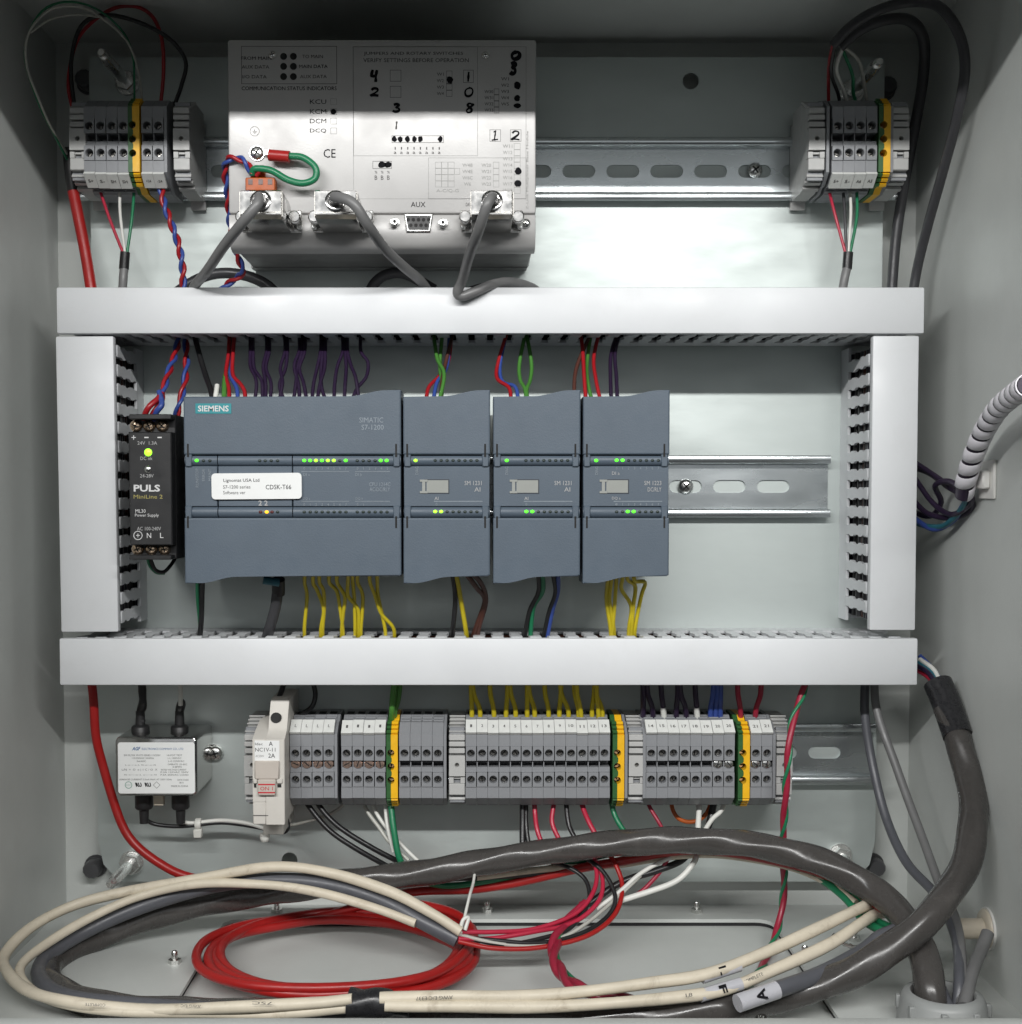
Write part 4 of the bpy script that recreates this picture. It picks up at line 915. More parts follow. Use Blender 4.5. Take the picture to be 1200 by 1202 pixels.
pair('twisted red and blue pair running down to the top of the black power supply', [(212, 385, 30), (206, 415, 45), (197, 440, 60), (190, 465, 70), (182, 482, 74), (178, 494, 72)], 1.05, 'w_red', 'w_blue', 22)
pair('twisted red and blue pair running behind the left edge of the wide controller', [(216, 385, 28), (219, 415, 36), (218, 440, 44), (214, 462, 50), (209, 480, 52), (205, 500, 48)], 1.05, 'w_red', 'w_blue', 22, phase=1)
wire('short red wire bent into the left output screw of the black power supply', [(192, 458, 66), (186, 467, 74), (174, 478, 78), (168, 492, 75)], 1.5, 'w_red')
wire('short blue wire looped at the top of the black power supply', [(187, 460, 70), (190, 474, 78), (184, 483, 78), (180, 494, 74)], 1.5, 'w_blue')
# --- below the controller
G = 'wires between the controller and the bottom duct'
wire('thin green wire below the left end of the wide controller', [(232, 670, 60), (232, 700, 50), (234, 725, 45), (236, 756, 38)], 1.1, 'w_green', group=G)
wire('black wire below the left end of the wide controller', [(238, 670, 60), (237, 700, 50), (236, 730, 45), (234, 756, 38)], 1.5, 'w_black', group=G)
dc = thing('data_cable', 'grey data cable with black sleeve below the wide controller', 'cable', P(323, 690, 55), G)
subtube(dc, 'jacket', 'w_dgrey', [P(326, 695, 54), P(323, 715, 50), P(316, 740, 45), P(310, 760, 38)], 3.0); subtube(dc, 'sleeve', 'w_black', [P(327, 680, 57), P(327, 697, 53)], 3.5)
subtube(dc, 'connector', 'w_teal', [P(309, 681, 62), P(328, 684, 60)], 2.2)
yl = [((358, 684), (361, 700), (358, 736)), ((368, 684), (373, 693), (380, 715), (377, 738)), ((375, 684), (380, 694), (381, 715), (379, 738)), ((387, 684), (396, 694), (400, 715), (403, 738)), ((396, 684), (405, 700), (403, 720), (401, 738)), ((409, 684), (409, 700), (420, 715), (421, 738)), ((414, 684), (416, 705), (417, 738)),
      ((420, 684), (426, 700), (424, 738)), ((434, 684), (439, 697), (447, 720), (462, 738)), ((443, 684), (444, 700), (452, 738))]
for k, pts in enumerate(yl):
    pl = [(pts[0][0], 672, 62)] + [(x, y, 60 - 18 * (i + 1) / len(pts)) for i, (x, y) in enumerate(pts)] + [(pts[-1][0], 758, 36)]
    wire('yellow wire below the wide controller, %s yellow one from the left' % ordn[k], pl, 1.05, 'w_yellow', group=G)
for k, pts in enumerate([((713, 684), (712, 705), (717, 738)), ((718, 682), (716, 705), (721, 738)), ((724, 680), (722, 705), (719, 738)), ((731, 680), (730, 692), (741, 712), (738, 738)), ((737, 680), (746, 688), (744, 712), (742, 738)), ((745, 682), (757, 684), (753, 700), (746, 738))]):
    pl = [(pts[0][0], 668, 62)] + [(x, y, 62 - 18 * (i + 1) / len(pts)) for i, (x, y) in enumerate(pts)] + [(pts[-1][0], 758, 36)]
    wire('yellow wire below the right end module, %s from the left' % ordn[k], pl, 1.1, 'w_yellow', group=G)
for cn, m, pts in (('black wire below the module nearest the wide controller', 'w_black', ((531, 672), (535, 700), (532, 738), (531, 758))), ('yellow wire below the module nearest the wide controller', 'w_yellow', ((535, 672), (541, 700), (547, 738), (549, 758))),
                   ('dark brown wire curling out left below the module nearest the controller', 'w_brown', ((546, 672), (560, 690), (569, 705), (558, 738), (552, 758))), ('dark brown wire curling out right below the module nearest the controller', 'w_brown', ((553, 672), (566, 686), (571, 706), (562, 738), (560, 758))),
                   ('black wire at the left below the middle module', 'w_black', ((632, 672), (633, 695), (622, 718), (614, 758))), ('green wire below the middle module', 'w_green', ((637, 672), (637, 695), (626, 715), (622, 758))),
                   ('black wire at the right below the middle module', 'w_black', ((649, 672), (652, 695), (644, 720), (637, 758))), ('blue wire below the middle module', 'w_blue', ((655, 672), (655, 695), (648, 720), (640, 758)))):
    wire(cn, [(x, y, 62 - 24 * i / 3) for i, (x, y) in enumerate(pts)], 1.3, m, group=G)
wire('black wire looping under the black power supply', [(175, 652, 60), (182, 668, 55), (192, 671, 52), (200, 664, 50), (206, 655, 45)], 1.0, 'w_black')
wire('thin green wire looping under the black power supply', [(172, 652, 62), (176, 664, 56), (184, 672, 50), (193, 673, 46)], .8, 'w_green')
# --- from the bottom duct down to the bottom terminals
G = 'wires between the bottom duct and the bottom terminals'
for k, (a, b, n) in enumerate(((553, 554, 1), (554, 563.5, 2), (575, 580, 3), (596, 594, 4), (598, 605, 5), (619, 619, 6), (620, 627.5, 7), (639, 644, 8), (659, 657, 9), (657, 667, 10), (674, 679, 11), (698.5, 695.5, 12), (698, 707, 13))):
    wire('yellow wire running from the duct down into the terminal tagged %s' % NW[n], [(a, 795, 30), (a + (b - a) * .25, 815, 31), (b, 833, 30), (b, 853, 26)], 1.35, 'w_yellow', group=G)
wire('second yellow wire leaning beside the one of terminal eleven', [(677, 795, 33), (678, 815, 34), (682, 833, 32), (683, 853, 27)], 1.3, 'w_yellow', group=G)
wire('second yellow wire leaning beside the one of terminal thirteen', [(700, 795, 33), (701, 815, 34), (703, 833, 32), (703.5, 853, 27)], 1.3, 'w_yellow', group=G)
for a, b, m, lab in ((755, 755, 'w_purple', 'dark purple wire down to terminal fourteen'), (759, 767, 'w_purple', 'dark purple wire leaning down between terminals fourteen and fifteen'), (776, 779, 'w_purple', 'dark purple wire with white end down to terminal fifteen'), (796, 794, 'w_purple', 'dark purple wire down to terminal sixteen'),
                     (798, 806, 'w_purple', 'dark purple wire down to terminal seventeen'), (816, 818, 'w_purple', 'dark purple wire with white end down to terminal eighteen'), (838, 834, 'w_blue', 'blue wire down to terminal nineteen'), (842, 840, 'w_blue', 'blue wire down to the left terminal twenty'), (846, 846, 'w_blue', 'blue wire down to the right terminal twenty'),
                     (866, 870, 'w_crimson', 'red wire down to the left terminal twenty-one'), (894, 887, 'w_crimson', 'red wire down to the right terminal twenty-one'), (866, 861, 'w_lime', None)):
    if lab: wire(lab, [(a, 795, 32), (a + (b - a) * .2, 815, 33), (b - (b - a) * .1, 832, 31), (b, 853, 26)], 1.5, m, group=G)
for x, n in ((779.3, 15), (818.5, 18)):
    t = thing('crimp_sleeve', 'white crimp sleeve on the purple wire above the terminal tagged %s' % NW[n], 'crimp sleeve', P(x, 840, 30)); subtube(t, 'sleeve', 'w_white', [P(x - .8, 830, 31.5), P(x + 1, 850, 27.5)], 1.62)
for a, b, w_, lab in ((464, 460, 34, 'front'), (470, 463, 30, 'rear')):
    wire('green wire into the earth terminal beside the untagged terminals, %s one' % lab, [(a, 795, w_), (a - 3, 820, w_ + 1), (b, 835, w_), (b, 853, 27)], 1.7, 'w_lime', group=G)
wire('black wire behind the ivory breaker going up into the duct', [(345, 848, 22), (353, 840, 26), (366, 830, 28), (370, 815, 26), (366, 795, 24)], 1.4, 'w_black', group=G)
wire('black wire into the top of the ivory breaker', [(322, 832, 38), (328, 818, 34), (336, 795, 26)], 1.5, 'w_black', group=G)
pair('twisted dark red and green pair passing the right end of the bottom row', [(949, 795, 45), (940, 820, 50), (930, 850, 56), (926, 880, 60), (924, 910, 60), (922, 940, 58), (920, 970, 54), (919, 1000, 48), (921, 1030, 44), (919, 1060, 42), (913, 1090, 48), (903, 1118, 62), (888, 1146, 92), (862, 1168, 126), (820, 1180, 150)], 1.75, 'w_crimson', 'w_green', 34, sep=.75, r2=.95)
# --- below the bottom terminals
G = 'wires leaving the bottom terminals downwards'
for lab, m, r, pts in (('black wire curving down right below the L terminals, left one', 'w_black', 1.5, [(352, 925, 26), (362, 945, 30), (385, 972, 34), (412, 992, 36), (446, 1012, 34), (480, 1030, 28)]), ('black wire curving down right below the L terminals, right one', 'w_black', 1.5, [(366, 925, 26), (374, 945, 30), (395, 968, 34), (425, 988, 36), (462, 1008, 34), (500, 1026, 28)]),
                       ('thin white wire from the terminals back to the ivory breaker', 'w_clear', .9, [(409, 925, 20), (405, 942, 20), (390, 955, 18), (365, 964, 16), (336, 970, 16), (325, 968, 16)]), ('white wire below the dotted terminals, left one', 'w_clear', 1.1, [(423, 925, 22), (430, 950, 26), (445, 972, 30), (458, 990, 34), (480, 1010, 38)]),
                       ('white wire below the dotted terminals, middle one', 'w_white', 1.1, [(434, 925, 22), (440, 950, 26), (455, 973, 30), (475, 995, 34), (492, 1012, 36)]), ('white wire below the dotted terminals, right one', 'w_white', 1.1, [(453, 925, 28), (453, 950, 30), (456, 975, 34), (462, 1000, 36)]),
                       ('green wire leaving the left earth terminal downwards', 'w_green', 1.8, [(457, 925, 30), (459, 950, 34), (463, 980, 38), (470, 1010, 40), (485, 1028, 38), (520, 1040, 36), (570, 1035, 36), (640, 1020, 34), (720, 1002, 32), (790, 988, 30)]),
                       ('thick black wire below terminal six', 'w_black', 1.7, [(614, 925, 26), (614, 960, 30), (614, 995, 36), (618, 1012, 38)]), ('black wire close to the one below terminal six', 'w_black', 1.3, [(618, 925, 24), (618, 965, 30), (622, 995, 36), (628, 1010, 38)]),
                       ('pinkish red wire below terminal seven', 'w_pink', 1.35, [(627, 925, 28), (628, 950, 30), (631, 975, 36), (640, 1000, 40)]), ('pinkish red wire below terminal nine', 'w_pink', 1.35, [(652, 925, 28), (650, 945, 30), (648, 965, 34), (656, 985, 38), (664, 1002, 38)]), ('black wire below terminal ten', 'w_black', 1.35, [(665, 925, 28), (665, 945, 30), (668, 968, 34), (676, 985, 38), (684, 1000, 38)]),
                       ('pinkish red wire below terminal eleven', 'w_pink', 1.45, [(682, 925, 28), (684, 945, 30), (692, 965, 36), (701, 982, 40), (708, 998, 40)]), ('green wire leaving the earth terminal beside terminal thirteen', 'w_green', 1.5, [(717, 925, 28), (720, 950, 30), (728, 968, 34), (740, 985, 36)]),
                       ('pinkish red wire below terminal fourteen', 'w_crimson', 1.1, [(758, 925, 26), (762, 945, 28), (772, 962, 32), (782, 980, 34)]), ('white wire hanging straight down below terminal eighteen', 'w_white', 1.6, [(821, 925, 24), (821, 950, 28), (819.5, 978, 36), (818, 992, 38)]), ('white wire slanting down left below terminal twenty', 'w_white', 1.3, [(856, 925, 22), (848, 950, 28), (836, 962, 32), (825, 980, 38), (818, 995, 38)]),
                       ('thick black wire below terminal nineteen', 'w_black', 2.0, [(842, 925, 18), (838, 945, 20), (832, 970, 24), (822, 1000, 28)]), ('orange wire looping below terminals sixteen to eighteen', 'w_orange', 1.2, [(795, 920, 14), (789, 943, 16), (796, 960, 18), (812, 965, 18), (828, 957, 18), (836, 938, 16), (838, 920, 14)]),
                       ('black wire from the lower left of the filter to the breaker', 'w_black', 1.15, [(169, 955, 24), (172, 962, 22), (185, 968, 20), (215, 970, 20), (260, 966, 20), (300, 971, 22), (330, 977, 26), (338, 972, 28), (337, 962, 26)]), ('white wire from the lower right of the filter to the breaker', 'w_white', 1.15, [(211, 955, 24), (212, 963, 22), (225, 966, 20), (258, 963, 20), (290, 967, 22), (318, 975, 24)])):
    wire(lab, pts, r, m, group=G)
for lab, px, w_ in (('black wire rising from the upper left of the filter', 166, 22), ('black sleeved wire end rising from the upper right of the filter', 211, 22)):
    wire(lab, [(px + 1, 848, w_), (px - 1, 838, w_), (px + 2, 825, w_ + 2), (px + (0 if px < 200 else 2), 795 if px < 200 else 826, w_ + 4)], 2.2, 'w_black', lump=(.12, 2, .5))
wire('white wire above the black sleeve of the filter', [(212, 828, 26), (212, 812, 27), (211, 795, 27)], 1.3, 'w_white')
t = thing('cable_tie', 'small white cable tie around the two filter wires', 'cable tie', P(232, 966, 20))
p = P(233, 967, 20); MB().lathe(p + Vector((-1.6, 0, 0)), (1, 0, 0), [(3.0, 0), (3.2, .4), (3.2, 2.8), (3.0, 3.2)], 14).build('band', M['nylon'], t); part('head', M['nylon'], t, p.x - 2.4, p.x + 2.2, p.y - 7.5, p.y - 2.6, 18, 23, bev=.5)
# --- ground lead on the module
gl = thing('earth_lead', 'green earth lead with red sleeved lug screwed to the communication module', 'wire', P(302, 180, BXW))
subtube(gl, 'wire', 'w_green', [P(*a) for a in ((340, 183, 76), (356, 185, 77), (370, 196, 78), (370, 209, 78), (356, 215, 79), (338, 211, 79), (318, 200, 79), (300, 198, 78), (296, 204, 76))], 1.75, 10, 8)
subtube(gl, 'sleeve', 'w_brightred', [P(316, 182, 75), P(340, 184, 76)], 2.9, 14)
p = P(302, 180, BXW); MB().sheet(circ(p.x, p.y, 3.9), [circ(p.x, p.y, 2)], 'w', BXW + .1, BXW + .9).build('ring_lug', M['steel'], gl)
part('lug_neck', M['steel'], gl, p.x + 4, p.x + 7.5, p.y - 1.6, p.y + 1.4, BXW + .5, BXW + 3, bev=.3)
pair('twisted red and blue pair hanging at the left edge of the communication module', [(296, 205, 76), (290, 192, 76), (280, 186, 74), (268, 187, 72), (264, 200, 66), (267, 225, 60), (269, 250, 55), (272, 275, 50), (278, 298, 45), (285, 318, 40), (278, 326, 36), (262, 338, 32), (258, 352, 30)], 1.05, 'w_red', 'w_blue', 15)
pair('twisted red and blue pair running from the top left terminals into the duct', [(181, 212, 34), (189, 222, 36), (193, 240, 40), (201, 262, 42), (209, 285, 42), (214, 310, 42), (215, 335, 40), (214, 355, 38)], 1.1, 'w_red', 'w_blue', 15, phase=1.2)
wire('red wire under the left latch of the orange connector', [(301, 206, 76), (306, 200, 78), (312, 198, 76)], 1.2, 'w_red')
wire('grey cable arching behind the left plug cable into the duct', [(196, 352, 20), (222, 333, 20), (250, 322, 20), (280, 322, 20), (310, 333, 20), (335, 355, 22)], 3.0, 'w_dgrey', 'data_cable', 'cable', n=12)
wire('grey cable arching behind the middle plug cable into the duct', [(428, 355, 18), (440, 333, 18), (456, 322, 18), (478, 322, 18), (510, 340, 18)], 3.0, 'w_dgrey', 'data_cable', 'cable', n=12)
wire('grey cable arching behind the right plug cable into the duct', [(530, 352, 16), (560, 339, 16), (590, 334, 16), (620, 340, 16), (640, 355, 16)], 2.6, 'w_dgrey', 'data_cable', 'cable', n=12)
# --- cables at the top left
G = 'thin leads at the top left terminals'
for lab, m, r, pts in (('clear white lead arching over the top left stud', 'w_clear', .65, [(92, 205, 8), (78, 180, 30), (60, 150, 54), (45, 115, 70), (31, 75, 78), (34, 38, 80), (60, 10, 78), (95, 8, 70), (125, 25, 55), (150, 50, 42), (163, 85, 34), (168, 130, 28)]), ('clear lead making the lower arch at the top left corner', 'w_clear', .55, [(36, 38, 80), (60, 22, 74), (90, 17, 66), (118, 20, 58)]),
                       ('thin green lead arching over the top left terminals', 'w_green', .6, [(96, 212, 8), (80, 190, 28), (62, 156, 50), (44, 118, 66), (29, 60, 74), (50, 12, 72), (90, 2, 64), (130, 22, 50), (155, 60, 38), (158, 128, 28)]), ('dark red lead arching over the top left terminals', 'w_red', 1.0, [(86, 132, 28), (80, 95, 34), (92, 45, 40), (125, 14, 42), (155, 7, 42), (178, 18, 40), (190, 45, 36), (192, 85, 32), (188, 130, 28)]),
                       ('black lead arching over the top left terminals', 'w_black', 1.1, [(88, 132, 30), (84, 75, 38), (96, 30, 44), (125, 17, 46), (165, 26, 44), (200, 46, 40), (218, 72, 36), (213, 100, 32), (203, 128, 28)])):
    wire(lab, pts, r, m, group=G)
rc = thing('red_cable_end', 'red cable with black sleeve going down beside the top left terminals', 'cable', P(84, 180, 30))
subtube(rc, 'sleeve', 'w_black', [P(80, 175, 26), P(83, 205, 28), P(87, 232, 30)], 3.2, 12); subtube(rc, 'jacket', 'w_brightred', [P(86, 225, 30), P(92, 255, 32), P(100, 295, 34), P(107, 338, 36), P(110, 356, 36)], 3.1, 12)
def small_cable(lab, x0, leads, x1):
    t = thing('sensor_cable', lab, 'cable', P(x0, 318, 36))
    subtube(t, 'jacket', 'w_grey', [P(x0, 312, 36), P(x0 - (x0 - x1) * .5, 330, 37), P(x1, 356, 36)], 2.4, 12); subtube(t, 'sleeve', 'w_black', [P(x0 + 1, 296, 36), P(x0 - .5, 316, 36)], 2.7, 12)
    for m, pts in leads: subtube(t, 'lead', m, [P(*a) for a in pts], .85, 8)
small_cable('grey sensor cable with black sleeve below the top left terminals', 146, (('w_pink', ((115, 216, 28), (128, 255, 33), (145, 298, 36))), ('w_white', ((141, 216, 28), (141, 250, 33), (147, 298, 36))), ('w_green', ((158, 216, 28), (155, 255, 33), (149, 298, 36)))), 143)
small_cable('grey sensor cable with black sleeve below the top right terminals', 995, (('w_pink', ((973, 222, 28), (980, 250, 33), (993, 298, 36))), ('w_dgrey', ((990, 222, 28), (992, 255, 33), (994, 298, 36))), ('w_white', ((998, 222, 28), (999, 250, 33), (996, 298, 36))), ('w_green', ((1006, 222, 28), (1006, 255, 33), (998, 298, 36)))), 987)
# --- cables at the top right
for lab, r, pts, leads in (('thick black cable arching highest in the top right corner', 2.6, [(977, 53, 60), (1000, 30, 66), (1030, 12, 72), (1070, 2, 74), (1103, 8, 92), (1126, 40, 96), (1133, 82, 92), (1123, 140, 80), (1108, 198, 62), (1092, 255, 44), (1078, 310, 30), (1070, 356, 26)], (('w_black', ((980, 54, 58), (976, 85, 46), (984, 110, 36), (988, 132, 26))), ('w_red', ((978, 52, 58), (973, 80, 44), (973, 132, 26))))),
                           ('black cable making the lower arch in the top right corner', 2.9, [(986, 55, 50), (1010, 35, 54), (1040, 23, 56), (1068, 24, 52), (1084, 45, 44), (1084, 90, 32), (1074, 150, 20), (1062, 215, 10), (1052, 280, 6), (1046, 356, 6)], (('w_white', ((990, 55, 50), (982, 80, 46), (990, 105, 36), (998, 132, 26))), ('w_green', ((990, 60, 48), (1001, 88, 42), (1002, 110, 34), (1010, 132, 26))), ('w_clear', ((992, 56, 50), (1006, 68, 46), (1012, 84, 40), (1020, 132, 26)))))):
    t = thing('black_cable', lab, 'cable', P(*pts[0])); subtube(t, 'jacket', 'w_dgrey', [P(*a) for a in pts], r, 12, 8)
    for m, l in leads: subtube(t, 'lead', m, [P(*a) for a in l], .95, 8)

# ---------------------------------------------------------------- studs, plugs and wall fittings
def panel_stud(px, py, tx, ty, tw, label):
    """bright threaded stud with washer and nut, standing out of the panel; tip seen at tx, ty"""
    b0 = P(px, py, 0); t = thing('panel_stud', label, 'stud', b0, 'bright panel studs')
    MB().lathe(b0, (0, 0, 1), [(7, .05), (7, 1.2), (6.6, 1.6)], 18).build('washer', M['stud'], t)
    MB().lathe(b0 + Vector((0, 0, 1.6)), (0, 0, 1), [(5.6, 0), (6, .4), (6, 5), (5.4, 5.6)], 6).build('nut', M['stud'], t)
    prof = [(3.1, 0)]
    L = tw; q = 7
    prof += [(3.1, L - 8), (2.3, L - 7)]
    for k in range(4): prof += [(2.5, L - 6.5 + k * 1.5), (2.05, L - 5.8 + k * 1.5)]
    prof += [(1.7, L)]
    MB().lathe(b0 + Vector((0, 0, 5)), (0, 0, 1), prof, 14).build('shank', M['stud'], t, ang=60)
panel_stud(150, 98, 122, 64, 47, 'bright stud sticking out above the top left terminals')
panel_stud(1000, 108, 1025, 73, 47, 'bright stud sticking out above the top right terminals')
panel_stud(155, 1012, 134, 1042, 40, 'bright stud at the lower left, above the white cables')
panel_stud(986, 1004, 1000, 1020, 14, 'bright stud at the lower right, half hidden by the thick grey cable')
def wall_bolt(px, py, label):
    b0 = P(px, py, -14); t = thing('wall_bolt', label, 'bolt', b0, 'dark hexagon bolts in the back wall')
    MB().lathe(b0, (0, 0, 1), [(6.6, .1), (6.6, 1.5)], 18).build('washer', M['boltdark'], t)
    MB().lathe(b0 + Vector((0, 0, 1.5)), (0, 0, 1), [(5.2, 0), (5.2, 8), (4.4, 9.2), (0, 9.4)], 12).build('head', M['boltdark'], t)
wall_bolt(113, 1016, 'dark hexagon bolt in the back wall at the lower left'); wall_bolt(1024, 1014, 'dark hexagon bolt in the back wall at the lower right')
wall_bolt(104, 98, 'dark hexagon bolt in the back wall at the top left'); wall_bolt(1037, 106, 'dark hexagon bolt in the back wall at the top right')
# cable gland in the floor
gc = P(1107, 1185, 160); gc.z = 160.0; R = 51 / scl(gc.z)
gl_ = thing('cable_gland', 'grey plastic cable gland in the cabinet floor at the lower right', 'cable gland', (gc.x, VB, gc.z))
MB().lathe((gc.x, VB + .1, gc.z), (0, 1, 0), [(R * 1.04, 0), (R * 1.04, 5), (R * 1.0, 6.2), (R * .96, 12), (R * .88, 14.5), (R * .74, 15), (R * .70, 13), (R * .70, 1)], 28).build('body', M['glandgrey'], gl_, ang=50)
for k in range(8):
    a = k * math.tau / 8 + .3; q = Vector((gc.x + R * .985 * math.cos(a), 0, gc.z + R * .985 * math.sin(a)))
    part('grip_rib', M['glandgrey'], gl_, q.x - 1.4, q.x + 1.4, VB + 6, VB + 12, q.z - 1.4, q.z + 1.4, bev=.4)
MB().cyl((gc.x, VB + .6, gc.z), (0, 1, 0), R * .69, .5, 24).build('throat', M['gasket'], gl_)
# plastic plug in the side wall
hp = Q(1166, 1091, 0) if False else None
wz = 108.0; hv = P(1150, 1090, wz).y
hp = thing('hole_plug', 'round off-white plastic plug in the right side wall', 'plug', (UR, hv, wz))
MB().lathe((UR, hv, wz), (-1, 0, 0), [(9.6, .1), (9.6, 1.6), (8.6, 2.8), (5.0, 3.2), (5.0, 14.5), (4.6, 17), (3.8, 17.3)], 22).build('body', M['yellowed'], hp, ang=45)
MB().lathe((UR, hv, wz), (-1, 0, 0), [(10.4, .05), (10.4, 1.2)], 24).build('flange', M['white'], hp)
# adhesive mount with the spiral wrapped loom
mz = 100.0; my = P(1160, 563, mz).y
am = thing('adhesive_mount', 'square white adhesive cable mount on the right side wall', 'cable mount', (UR, my, mz))
part('pad', M['white'], am, UR - 1.6, UR - .05, my - 9.5, my + 9.5, mz - 9.5, mz + 9.5, bev=.4)
part('saddle', M['white'], am, UR - 5.5, UR - 1.5, my - 4.5, my + 4.5, mz - 6, mz + 6, bev=.8)
lp = [P(1131, 582, 92), P(1135, 562, 100), P(1143, 535, 112), P(1156, 505, 128), P(1172, 480, 150), P(1190, 464, 175), P(1207, 452, 200)]
path = smoothpath(lp, 40)
loom = thing('wrapped_loom', 'wire loom in white spiral wrap leaving past the right side wall', 'wire loom', lp[0])
MB().tube(path[::4], 4.1, 12).build('core', M['w_purple'], loom, ang=80)
fr = frames(path); Ls = [0]
for i in range(1, len(path)): Ls.append(Ls[-1] + (path[i] - path[i - 1]).length)
def atlen(s):
    s = min(max(s, 0), Ls[-1] - 1e-6)
    for i in range(1, len(Ls)):
        if Ls[i] >= s:
            f = (s - Ls[i - 1]) / max(Ls[i] - Ls[i - 1], 1e-9); return path[i - 1].lerp(path[i], f), fr[i]
pit = 9.4; sw = MB(); prev = None; st_ = 18; N_ = int(Ls[-1] / pit * st_)
for j in range(N_):
    a = j / st_ * math.tau; row = []
    for e, rr in ((0, 4.5), (.03, 4.95), (.4, 5.05), (.74, 4.95), (.78, 4.5)):
        p, (t_, n_, b_) = atlen(j / st_ * pit + e * pit); row.append(p + (n_ * math.cos(a) + b_ * math.sin(a)) * rr)
    row = sw._v(row)
    if prev:
        for q in range(4): sw.bm.faces.new((prev[q], row[q], row[q + 1], prev[q + 1]))
    prev = row
sw.build('spiral_wrap', M['spiral'], loom, ang=60)
for k, (m, pts) in enumerate((('w_purple', ((1070, 540, 30), (1100, 560, 50), (1125, 578, 80), (1133, 578, 92))), ('w_purple', ((1070, 555, 34), (1095, 590, 50), (1118, 604, 70), (1140, 590, 86), (1138, 575, 95))), ('w_purple', ((1070, 600, 30), (1092, 606, 40), (1105, 590, 50), (1098, 570, 60), (1115, 565, 75), (1132, 578, 90))),
                            ('w_purple', ((1070, 585, 36), (1090, 603, 46), (1120, 608, 64), (1142, 596, 80), (1136, 578, 92))), ('w_teal', ((1070, 612, 30), (1090, 618, 44), (1110, 616, 60), (1130, 596, 80), (1134, 578, 92))), ('w_blue', ((1070, 606, 32), (1095, 621, 48), (1118, 612, 64), (1133, 590, 84))), ('w_purple', ((1070, 548, 26), (1092, 556, 40), (1114, 572, 64), (1130, 580, 90))))):
    subtube(loom, 'wire', m, [P(*a) for a in pts], 1.5, 8)

# ---------------------------------------------------------------- the big cables on the floor
FL = VB
def fp(px, py, h): return Q(px, py, FL + h)
# thick grey cable: out of the gland, round the cabinet, up to the duct
mainp = [Vector((gc.x - 4, VB + 2, gc.z + 1)), Vector((gc.x - 5, VB + 16, gc.z - 2)), P(1082, 1112, 140), P(1060, 1076, 122), P(1022, 1043, 104), P(960, 1011, 88), P(880, 991, 72), P(790, 986, 60), P(700, 992, 54), P(600, 1007, 50), P(500, 1023, 48), P(400, 1036, 46), P(300, 1050, 46), P(200, 1070, 50),
         P(120, 1096, 60), P(66, 1124, 82), P(56, 1150, 112), P(90, 1174, 140), P(170, 1186, 156), P(320, 1192, 160), P(520, 1194, 162), P(700, 1194, 162), P(830, 1187, 160), P(925, 1168, 153), P(1010, 1136, 152), P(1082, 1086, 148), P(1126, 1028, 132), P(1142, 968, 114), P(1138, 915, 96), P(1124, 862, 82), P(1112, 832, 72)]
mc = thing('grey_cable', 'thickest dark grey cable looping round the cabinet floor and up to the duct', 'cable', mainp[0])
subtube_path = wobble(smoothpath(mainp, 14), 1.2, 70)
MB().tube(subtube_path, 6.9, 20, lump=(.055, 3, .17)).build('jacket', M['w_cable'], mc, ang=80)
subtube(mc, 'tape', 'tape', [P(1124.5, 864, 82), P(1117, 842, 75), P(1109, 820, 68), P(1101, 802, 62)], 7.5, 18, 5)
for m, pts in (('w_teal', ((1104, 808, 64), (1094, 790, 56), (1078, 778, 46))), ('w_pink', ((1100, 808, 64), (1090, 795, 56), (1076, 786, 46))), ('w_white', ((1105, 805, 64), (1097, 787, 56), (1080, 774, 46))), ('w_blue', ((1107, 808, 62), (1099, 790, 54), (1080, 770, 44))), ('w_purple', ((1100, 804, 66), (1089, 789, 58), (1074, 780, 46)))): subtube(mc, 'lead', m, [P(*a) for a in pts], 1.3, 8)
# slate cable under the white ones
sl = [P(537, 1103, 96), P(500, 1084, 92), P(455, 1060, 84), P(400, 1042, 76), P(340, 1033, 70), P(270, 1036, 64), P(190, 1056, 64), P(110, 1088, 72), P(58, 1120, 92), P(46, 1146, 118), P(72, 1168, 142), P(140, 1180, 156), P(280, 1186, 164), P(400, 1186, 168), P(480, 1184, 168)]
sc2 = thing('slate_cable', 'slate grey cable beside the white cables, split into red and black leads', 'cable', sl[0])
subtube(sc2, 'jacket', 'w_slate', sl, 4.0, 14, 10, wob=1.2)
t = tag(MB().tube(smoothpath([P(410, 1177, 172), P(428, 1178.5, 173), P(448, 1178, 173), P(478, 1180, 172)], 8), lambda f: 6.4 if f < .8 else 5.6, 18, lump=(.06, 2, .4)).build('tape_wrap', M['tape'], None, org=P(440, 1178, 172)), 'glossy black tape wrapped around the white cables at the front', 'tape')
r3 = [Vector((gc.x + 2, VB + 6, gc.z + 2)), P(1072, 1100, 130), P(1040, 1098, 126), P(1012, 1118, 132), P(965, 1143, 150), P(915, 1161, 164), P(868, 1177, 172)]
t = thing('slate_cable', 'slate grey cable ending in a clear sleeve lettered A at the front', 'cable', r3[-1]); subtube(t, 'jacket', 'w_slate', r3, 3.8, 14, 8)
def sleeve(parent, a, b, r, letter, m='sleeve'):
    s = subtube(parent, 'marker_sleeve', m, [a, b], r, 14)
    mid = (a + b) / 2; d = (b - a).normalized(); cv = (Vector((0, 0, CAM_D)) - mid); up = cv - d * cv.dot(d); up.normalize(); side = d.cross(up) * -1
    ex, ey = d, up.cross(d)
    me = text_mesh(letter, r * 1.25, r * 1.25, .03, ey * -1, ex, M['ink'])
    o = bpy.data.objects.new('lettering', me); COL.objects.link(o); o.parent = s; o.location = W3(mid + up * (r + .45) - ORG[s.name]); ORG[o.name] = mid
    return s
sleeve(t, P(912, 1162, 165), P(866, 1178, 173), 4.05, 'A')
